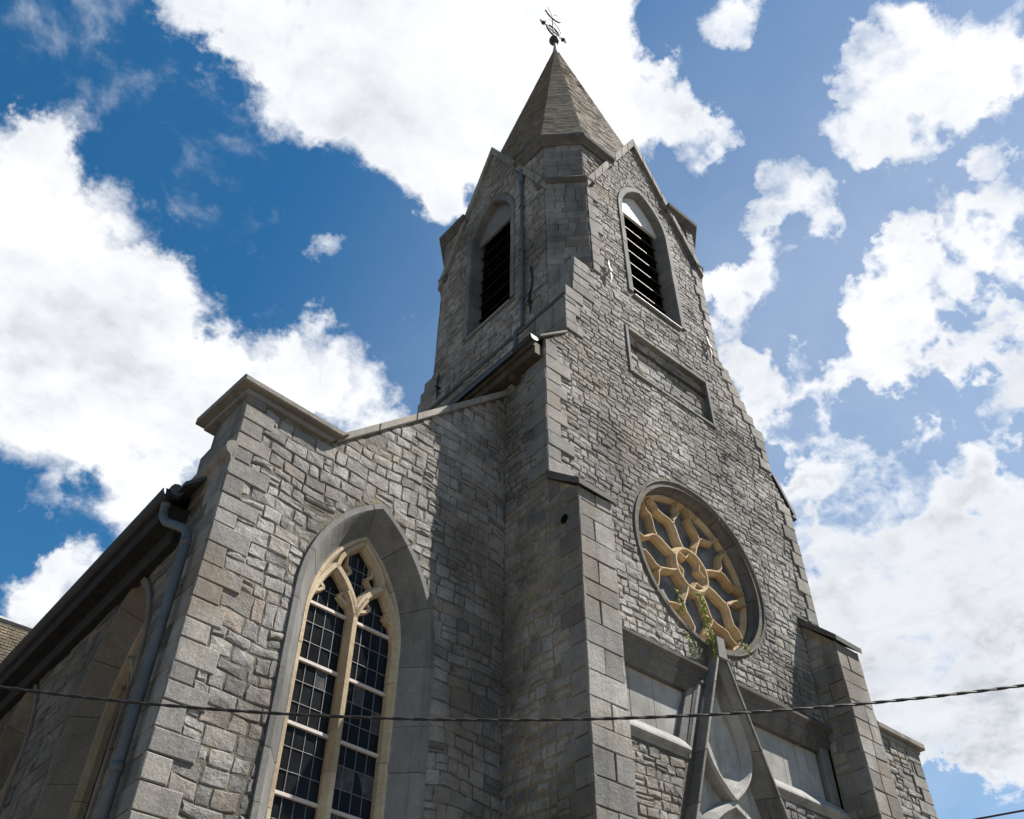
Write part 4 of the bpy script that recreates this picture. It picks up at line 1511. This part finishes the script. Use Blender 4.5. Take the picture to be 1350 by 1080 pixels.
def tracery_window(F_, uc, half, v0, vs, parent, name, glass='glass', detail=True, seed=1, smat='trim', tmat='sandpale'):
    r_ = random.Random(seed)
    out = pointed(uc, half, v0, vs)
    sr = MB()
    voussoirs(sr, F_, out, [(0.085, -0.05), (0.085, 0.02), (0.078, 0.044), (0.0, 0.044), (-0.035, 0.01), (-0.25, -0.255), (-0.29, -0.265), (-0.29, -0.40), (0.085, -0.40)], r_, 0.75, 0)
    sur = sr.build(name, smat, parent)
    tr = MB()
    hi = half - 0.29
    fr = pointed(uc, hi, v0 + .1, vs, 2 * half - 0.29)
    vap = max(p[1] for p in fr)
    FPf = [(0.01, -0.46), (0.01, -0.26), (-0.035, -0.26), (-0.08, -0.33), (-0.085, -0.46)]
    voussoirs(tr, F_, fr, FPf, r_, 1.1, 0)
    BP = [(0.078, -0.46), (0.078, -0.36), (0.034, -0.265), (-0.034, -0.265), (-0.078, -0.36), (-0.078, -0.46)]
    BS = [(o * 0.85, d) for o, d in BP]
    CU = [(0.035, -0.44), (0.02, -0.33), (-0.02, -0.33), (-0.035, -0.44)]
    # mullion in drums
    z = v0 + 0.1
    while z < vs + 0.22:
        z1 = min(vs + 0.25, z + 1.12)
        if vs + 0.25 - z1 < 0.3:
            z1 = vs + 0.25
        sweep(tr, F_, [(uc, z + .002), (uc, z1 - .002)], BP)
        z = z1
    hl = hi / 2
    top = vs + 0.22
    for s in (-1, 1):
        ax = uc + s * hl
        apx = (ax + s * 0.02, top + 0.62)
        # inner haunch from the mullion head, curving over to the light's apex, then to the frame
        sweep(tr, F_, bez((uc, top), (uc + s * 0.03, top + 0.30), (ax - s * .12, top + 0.52), apx), BP)
        sweep(tr, F_, bez(apx, (ax + s * .14, top + 0.50), (uc + s * (hi - .06), top + 0.18), (uc + s * (hi - .015), top - 0.18)), BS)
        # upper sides of the dagger light
        sweep(tr, F_, bez((apx[0] - s * .02, apx[1] - .03), (apx[0] - s * .02, apx[1] + 0.22), (uc + s * 0.22, vap - 0.32), (uc + s * 0.0, vap - 0.10)), BS)
        sweep(tr, F_, bez((uc, top - .02), (uc + s * 0.04, top + 0.12), (uc + s * .10, top + .24), (uc + s * .16, top + .32)), BS)
        # cusps in each light and in the dagger
        for q in (-1, 1):
            sweep(tr, F_, [(ax + q * (hl - .03), top + .10), (ax + q * 0.20, top + .17), (ax + q * 0.125, top + 0.235)], CU)
            sweep(tr, F_, [(ax + q * 0.125, top + 0.235), (ax + q * 0.20, top + .30), (ax + q * 0.19, top + .44)], CU)
        sweep(tr, F_, [(uc + s * .30, top + .50), (uc + s * .22, top + .56), (uc + s * .13, top + .66)], CU)
        sweep(tr, F_, [(uc + s * .13, top + .66), (uc + s * .22, top + .74), (uc + s * .22, top + .90)], CU)
    tr.build('tracery', tmat, sur)
    gl = MB()
    gin = pointed(uc, hi, v0 + .1, vs, 2 * half - 0.29)
    sheet(gl, F_, gin, [], -0.415, 0)
    sheet(gl, F_, [(uc - hi - .1, v0 + .1), (uc + hi + .1, v0 + .1), (uc + hi + .1, vap + .1), (uc - hi - .1, vap + .1)], [], -0.6, 0)
    if detail:
        # every leaded light sits slightly out of true; a few are greyed, two rows as a painted reflection
        for sd_ in (-1, 1):
            a, b = (uc - hi + .07, uc - .055) if sd_ < 0 else (uc + .055, uc + hi - .07)
            w_ = (b - a) / 4
            for i in range(4):
                for kk_ in range(21):
                    z1 = vs + 0.20 - 0.823 * kk_ / 3
                    z0 = z1 - 0.823 / 3
                    j = [r_.uniform(-.005, .005) for _ in range(3)]
                    dz = (-.4115 + j[0] + j[1], -.4115 + j[0] - j[1] + j[2], -.4115 + j[0] - j[2], -.4115 + j[0])
                    q = [F_.p(a + w_ * i, z0, dz[0]), F_.p(a + w_ * (i + 1), z0, dz[1]), F_.p(a + w_ * (i + 1), z1, dz[2]), F_.p(a + w_ * i, z1, dz[3])]
                    greyed = sd_ > 0 and kk_ in (7, 9) or r_.random() < 0.03
                    gl.add(q, [(0, 1, 2, 3)], 1 if greyed else 0)
    gl.build('glazing', [glass, 'reflglass'], sur)
    if detail:
        cm = MB()
        bars = [vs + 0.20 - 0.823 * i for i in range(8)]
        for s in (-1, 1):
            a, b = (uc - hi + .07, uc - .055) if s < 0 else (uc + .055, uc + hi - .07)
            w_ = (b - a) / 4
            for i in range(1, 4):
                x = a + w_ * i
                box(cm, F_, x - .005, x + .005, v0 + .1, vs + 0.75 - (0.2 if i == 2 else 0.35), -0.415, -0.400, 0, 0.002)
            for bi in range(len(bars)):
                for j in range(1, 3):
                    z = bars[bi] - 0.823 * j / 3
                    if z > v0 + .15:
                        box(cm, F_, a, b, z - .005, z + .005, -0.415, -0.399, 0, 0.002)
            for z in (bars[0] + .27, bars[0] + .52):
                box(cm, F_, a + .06 * s + .06, b - .06 + .06 * s, z - .005, z + .005, -0.415, -0.399, 0, 0.002)
        for x in (-.12, 0.0, .12):
            box(cm, F_, uc + x - .005, uc + x + .005, vs + .5, vap - .3, -0.415, -0.400, 0, 0.002)
        for z in (vs + .78, vs + 1.0):
            box(cm, F_, uc - .24, uc + .24, z - .005, z + .005, -0.415, -0.399, 0, 0.002)
        cm.build('lead_came', 'came', sur)
        for s in (-1, 1):
            a, b = (uc - hi + .07, uc - .05) if s < 0 else (uc + .05, uc + hi - .07)
            for z in bars:
                if z < v0 + .2:
                    continue
                sb = MB()
                box(sb, F_, a, b, z - .022, z + .022, -0.43, -0.372, 0, 0.004)
                sb.build('saddle_bar', 'bar', sur)
    return sur


tracery_window(AF, UW, HW, V0W, VSW, church, 'lancet_window', seed=5)

# ------------------------------------------------------------------ left aisle: side wall, eave, gutter, roof
AX, AY0, AEND = 3.07, 9.15, 21.0
SF = Frame((AX, AY0, 0), (0, -1, 0), (-1, 0, 0))
rng = random.Random(91)
asd = MB()
s_out = rect(-(AEND - AY0), 0, 0, 9.0)
kn = rect(-1.0, 0, 9.0, 10.5)
wins = [(-(y - AY0), 1.0, 2.6, 6.85) for y in (11.36, 15.30, 19.2)]
sheet(asd, SF, s_out, [list(reversed(pointed(*w))) for w in wins], 0, 1)
sheet(asd, SF, kn, [], 0, 1)
box(asd, SF, -1.0, -0.97, 9.0, 10.45, -0.6, 0.0, 2)
Hb = quoins(asd, SF, 0, -1, 0, 9.3, rng, (0.3, 0.6), (0.26, 0.38), 0.036, 2, 0.0)
Hb += quoins(asd, SF, 0, -1, 9.5, 10.42, rng, (0.99, 0.99), (0.26, 0.32), 0.034, 2, 0.0)
rubble(asd, SF, s_out, [pointed(w[0], w[1] + .1, w[2] - .1, w[3], 2 * w[1] + .1) for w in wins], rng, (0.15, 0.25), (0.22, 0.50), (0.008, 0.03), 0, soft=Hb)
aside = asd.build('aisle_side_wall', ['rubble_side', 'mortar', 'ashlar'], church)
for i, w in enumerate(wins):
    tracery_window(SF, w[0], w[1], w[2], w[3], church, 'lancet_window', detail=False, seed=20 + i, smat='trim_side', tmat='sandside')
# roll moulding and cavetto that carry the gutter
rl = MB()
prf = [(9.60, -0.02), (9.58, 0.08), (9.52, 0.13), (9.45, 0.13), (9.39, 0.10), (9.36, 0.05), (9.28, 0.025), (9.20, 0.03), (9.10, 0.03), (9.10, -0.02)]
vs2 = [SF.p(u, z, d) for u in (-1.08, 0.034) for (z, d) in prf]
kk = len(prf)
rl.add(vs2, [(q, (q + 1) % kk, kk + (q + 1) % kk, kk + q) for q in range(kk)] + [tuple(range(kk - 1, -1, -1)), tuple(range(kk, 2 * kk))])
rl.build('roll_moulding', 'coping', aside)
ae = MB()
box(ae, SF, -(AEND - AY0), -1.0, 8.50, 8.78, 0.0, 0.14, 0)
box(ae, SF, -(AEND - AY0), -1.0, 8.78, 9.04, 0.0, 0.34, 0)
ae.build('aisle_eave', 'shadetimber', aside)
ag = MB()
gutter(ag, AX - 0.35, 9.13, 10.02, AEND, 0.12)
ag.add([(AX - .44, 10.0, 9.13), (AX - .22, 10.0, 9.13), (AX - .24, 10.0, 9.03), (AX - .42, 10.0, 9.03)], [(0, 1, 2, 3)])
ago = ag.build('aisle_gutter', 'zincdark', church)
lp = MB()
tube(lp, [(AX - .30, 9.98, 9.16), (AX - .30, 10.16, 9.16)], [0.09, 0.09], 10)
lp.build('gutter_stop', 'zinc', ago)
ap = MB()
pts = [(AX - .33, 10.16, 9.08), (AX - .33, 10.16, 8.92), (AX - .325, 10.13, 8.80), (AX - .30, 10.02, 8.66), (AX - .24, 9.78, 8.50), (AX - .17, 9.60, 8.38), (AX - .145, 9.52, 8.24), (AX - .14, 9.50, 8.05), (AX - .14, 9.50, 6.0), (AX - .14, 9.50, 0.1)]
tube(ap, pts, 0.058, 12)
for z in (5.35, 2.2):
    tube(ap, [(AX - .14, 9.5, z), (AX - .14, 9.5, z + 0.10)], 0.072, 12)
for (p, q) in ((0, 1), (6, 7)):
    a, b = Vector(pts[p]), Vector(pts[q])
    tube(ap, [a.lerp(b, .3), a.lerp(b, .75)], 0.066, 12)
ap.build('downpipe', 'zinc', church, 'blue-grey downpipe with an S-bend at the aisle corner', smooth=True)
arf = MB()
vs2 = [(AX - .30, 9.75, 9.10), (AX - .30, AEND + .1, 9.10), (NX, AEND + .1, 13.75), (NX, 9.75, 13.75)]
vs2 += [(x, y, z + .06) for x, y, z in vs2]
arf.add(vs2, [(0, 1, 2, 3), (7, 6, 5, 4), (0, 4, 5, 1), (1, 5, 6, 2), (2, 6, 7, 3), (3, 7, 4, 0)])
arf.add([(AX, AEND, 0), (NX, AEND, 0), (NX, AEND, 13.7), (AX, AEND, 9.1)], [(0, 1, 2, 3)], 1)
arf.build('aisle_roof', ['roofslate', 'mortar'], church)

# ------------------------------------------------------------------ right aisle front
rng = random.Random(101)
ra = MB()
RF = Frame((15.12, 9.5, 0), (1, 0, 0), (0, -1, 0))
RL = 4.82
r_out = [(0, 0), (RL, 0), (RL, 10.55), (3.42, 10.55), (0, 13.9)]
sheet(ra, RF, r_out, [], 0, 1)
Hr = quoins(ra, RF, RL, -1, 0, 10.5, rng, (0.3, 0.6), (0.26, 0.38), 0.048, 2, 0.03)
rubble(ra, RF, r_out, [], rng, (0.11, 0.20), (0.14, 0.34), (0.006, 0.036), 0, soft=Hr)
sheet(ra, Frame((15.12 + RL, 9.5, 0), (0, 1, 0), (1, 0, 0)), rect(0, 11.5, 0, 9.1), [], 0, 1)
raw = ra.build('aisle_front_wall', ['rubble', 'mortar', 'ashlar'], church)
rc = MB()
for i in range(5):
    t0, t1 = i / 5 + .0015, (i + 1) / 5 - .0015
    ua, ub = 3.36 - 3.36 * t0, 3.36 - 3.36 * t1
    va, vb = 10.5 + 3.34 * t0, 10.5 + 3.34 * t1
    block(rc, RF, [(ub, vb), (ua, va), (ua, va + .21), (ub, vb + .21)], -0.5, 0.09, 0.014, 0, back=True)
block(rc, RF, rect(3.36, RL + .10, 10.42, 10.52), -1.05, 0.06, 0.014, 1, back=True)
block(rc, RF, rect(3.2, RL + .20, 10.52, 10.66), -1.12, 0.16, 0.02, 0, back=True)
rc.build('parapet_coping', ['coping', 'trim'], raw)

# ------------------------------------------------------------------ house behind the aisle
hs = thing('house', 'house with a mossy brown roof rising behind the dark aisle gutter', 'house', (1.0, 24.0, 0))
hb = MB()
hx0, hx1, hy0, hy1, hyc = -9.0, 6.5, 22.2, 30.2, 26.2
zr, ze = 15.0, 8.5
hb.add([(hx0, hy0, 0), (hx1, hy0, 0), (hx1, hy1, 0), (hx0, hy1, 0), (hx0, hy0, ze), (hx1, hy0, ze), (hx1, hy1, ze), (hx0, hy1, ze), (hx0, hyc, zr - .1), (hx1, hyc, zr - .1)],
       [(0, 1, 5, 4), (2, 3, 7, 6), (1, 2, 6, 9, 5), (3, 0, 4, 8, 7)])
hb.build('wall', 'plaster', hs)
hr = MB()
rng = random.Random(7)
for s in (-1, 1):
    ye = hy0 - .3 if s < 0 else hy1 + .3
    sl = (zr - ze) / (hyc - hy0)
    zE = ze - .3 * sl
    A = Vector((hx0 - .2, ye, zE)); B = Vector((hx1 + .2, ye, zE)); T = Vector((0, hyc - ye, zr - zE))
    nn = (B - A).cross(T).normalized() * (1 if s < 0 else -1)
    if nn.z < 0:
        nn = -nn
    rows = 60
    for r_ in range(rows):
        t0, t1 = r_ / rows, (r_ + 1) / rows
        for c_ in range(90):
            st_ = 0.5 / 90 if r_ % 2 else 0.0
            s0, s1 = c_ / 90 + .0003 + st_ * (c_ > 0), min(1, (c_ + 1) / 90 - .0003 + st_)
            e = rng.uniform(.006, .022)
            q = [A.lerp(B, s0) + T * t0 + nn * e, A.lerp(B, s1) + T * t0 + nn * e, A.lerp(B, s1) + T * t1, A.lerp(B, s0) + T * t1, A.lerp(B, s0) + T * t0 - nn * .02, A.lerp(B, s1) + T * t0 - nn * .02]
            hr.add([tuple(x) for x in q], [(0, 1, 2, 3), (4, 5, 1, 0)])
hro = hr.build('roof', 'houseroof', hs)
rdg = MB()
tube(rdg, [(hx0 - .25, hyc, zr + .02), (hx1 + .25, hyc, zr + .02)], 0.10, 8)
rdg.build('ridge', 'lead', hro)

# ------------------------------------------------------------------ overhead cables
cb = MB()


def sag(p, q, s, n=60):
    p, q = Vector(p), Vector(q)
    return [p.lerp(q, i / n) - Vector((0, 0, 4 * s * (i / n) * (1 - i / n))) for i in range(n + 1)]


def twisted(mb, pts, r, off, turns):
    n = len(pts)
    for ph in (0, math.pi):
        path = []
        for i, p in enumerate(pts):
            a = ph + turns * 2 * math.pi * i / n
            path.append(p + Vector((0.6 * math.cos(a), 0.6 * math.cos(a), math.sin(a))) * off)
        tube(mb, path, r, 6)


CA, CB_ = Vector((1.5, 8.77, 5.5)), Vector((8.26, 2.8, 5.5))
dirc = CB_ - CA
p0, p1 = CA - dirc * 0.9, CB_ + dirc * 0.9
SAGC = 2.45
dense = sag(p0, p1, SAGC, 420)
zoff = 5.5 - (5.5 - 4 * SAGC * (0.9 / 2.8) * (1.9 / 2.8))
dense = [p + Vector((0, 0, zoff)) for p in dense]
twisted(cb, dense, 0.0098, 0.006, 70)
cbo = cb.build('overhead_cable', 'cable')
tag(cbo, 'black twisted cable sagging across the whole church front', 'cable')
cb2 = MB()
tube(cb2, sag((4.96, 6.61, 3.84), (14.06, -1.44, 5.9), 0.0, 40), 0.009, 6)
cbo2 = cb2.build('overhead_cable', 'cable')
tag(cbo2, 'thin black wire crossing the sky at the bottom right corner', 'cable')

# ------------------------------------------------------------------ plants rooted in the masonry


def weed(base, strands, label, seed):
    """Trailing fern-like weed: each strand = (dx, drop, dz at the root), thin stem with many small leaflets."""
    r_ = random.Random(seed)
    st_, lf = MB(), MB()
    for (dx, drop, dz) in strands:
        P0 = Vector(base) + Vector((dx, 0, dz))
        sw = r_.uniform(-.03, .05)
        pts = []
        for k in range(11):
            t = k / 10
            pts.append(P0 + Vector((sw * t + 0.012 * math.sin(9 * t + seed), -0.02 - 0.10 * math.sin(min(1.57, t * 3)), 0.05 * math.sin(min(3.14, t * 8)) - drop * t)))
        tube(st_, pts, [0.007 * (1 - .6 * k / 10) for k in range(11)], 5)
        m = max(12, int(70 * drop))
        for k in range(m):
            t = (k + 0.5) / m
            j = min(9, int(t * 10))
            p = pts[j].lerp(pts[j + 1], t * 10 - j)
            for s in (-1, 1):
                w = r_.uniform(0.018, 0.040) * (1.2 - 0.7 * t)
                d = Vector((s * w, r_.uniform(-.035, .005), r_.uniform(-.035, .008)))
                up_ = Vector((r_.uniform(-.004, .004), r_.uniform(-.012, .012), 0.011))
                lf.add([tuple(x) for x in (p, p + d * .5 + up_, p + d, p + d * .5 - up_)], [(0, 1, 2, 3)])
    o = thing('plant', label, 'plant', base)
    st_.build('stem', 'stem', o)
    lf.build('foliage', 'leaf', o)


weed((11.25, 8.34, 10.38), [(-.04, 1.05, 0), (0.0, 0.9, 0), (0.05, 1.0, -.05), (-.08, 0.75, -.02), (0.02, 0.6, 0.02), (0.12, 0.75, -.62), (0.08, 0.65, -.6), (0.16, 0.45, -.66)], 'large yellow-green weed hanging from the rose window towards the portal gable', 1)
weed((10.66, 8.36, 10.22), [(0, 0.58, 0), (.03, 0.42, -.05), (-.02, 0.3, -.25)], 'small yellow-green weed on the left edge of the rose window', 2)
weed((10.76, 8.36, 9.45), [(0, 0.5, 0), (.03, 0.35, -.1)], 'thin weed trailing down the rubble below the rose window', 3)
weed((12.24, 8.32, 9.70), [(-.06, 0.12, 0), (-.02, 0.18, .02), (.03, 0.2, 0), (.07, 0.14, .01), (0, .1, .03)], 'small leafy weed on the lower right rim of the rose window', 4)
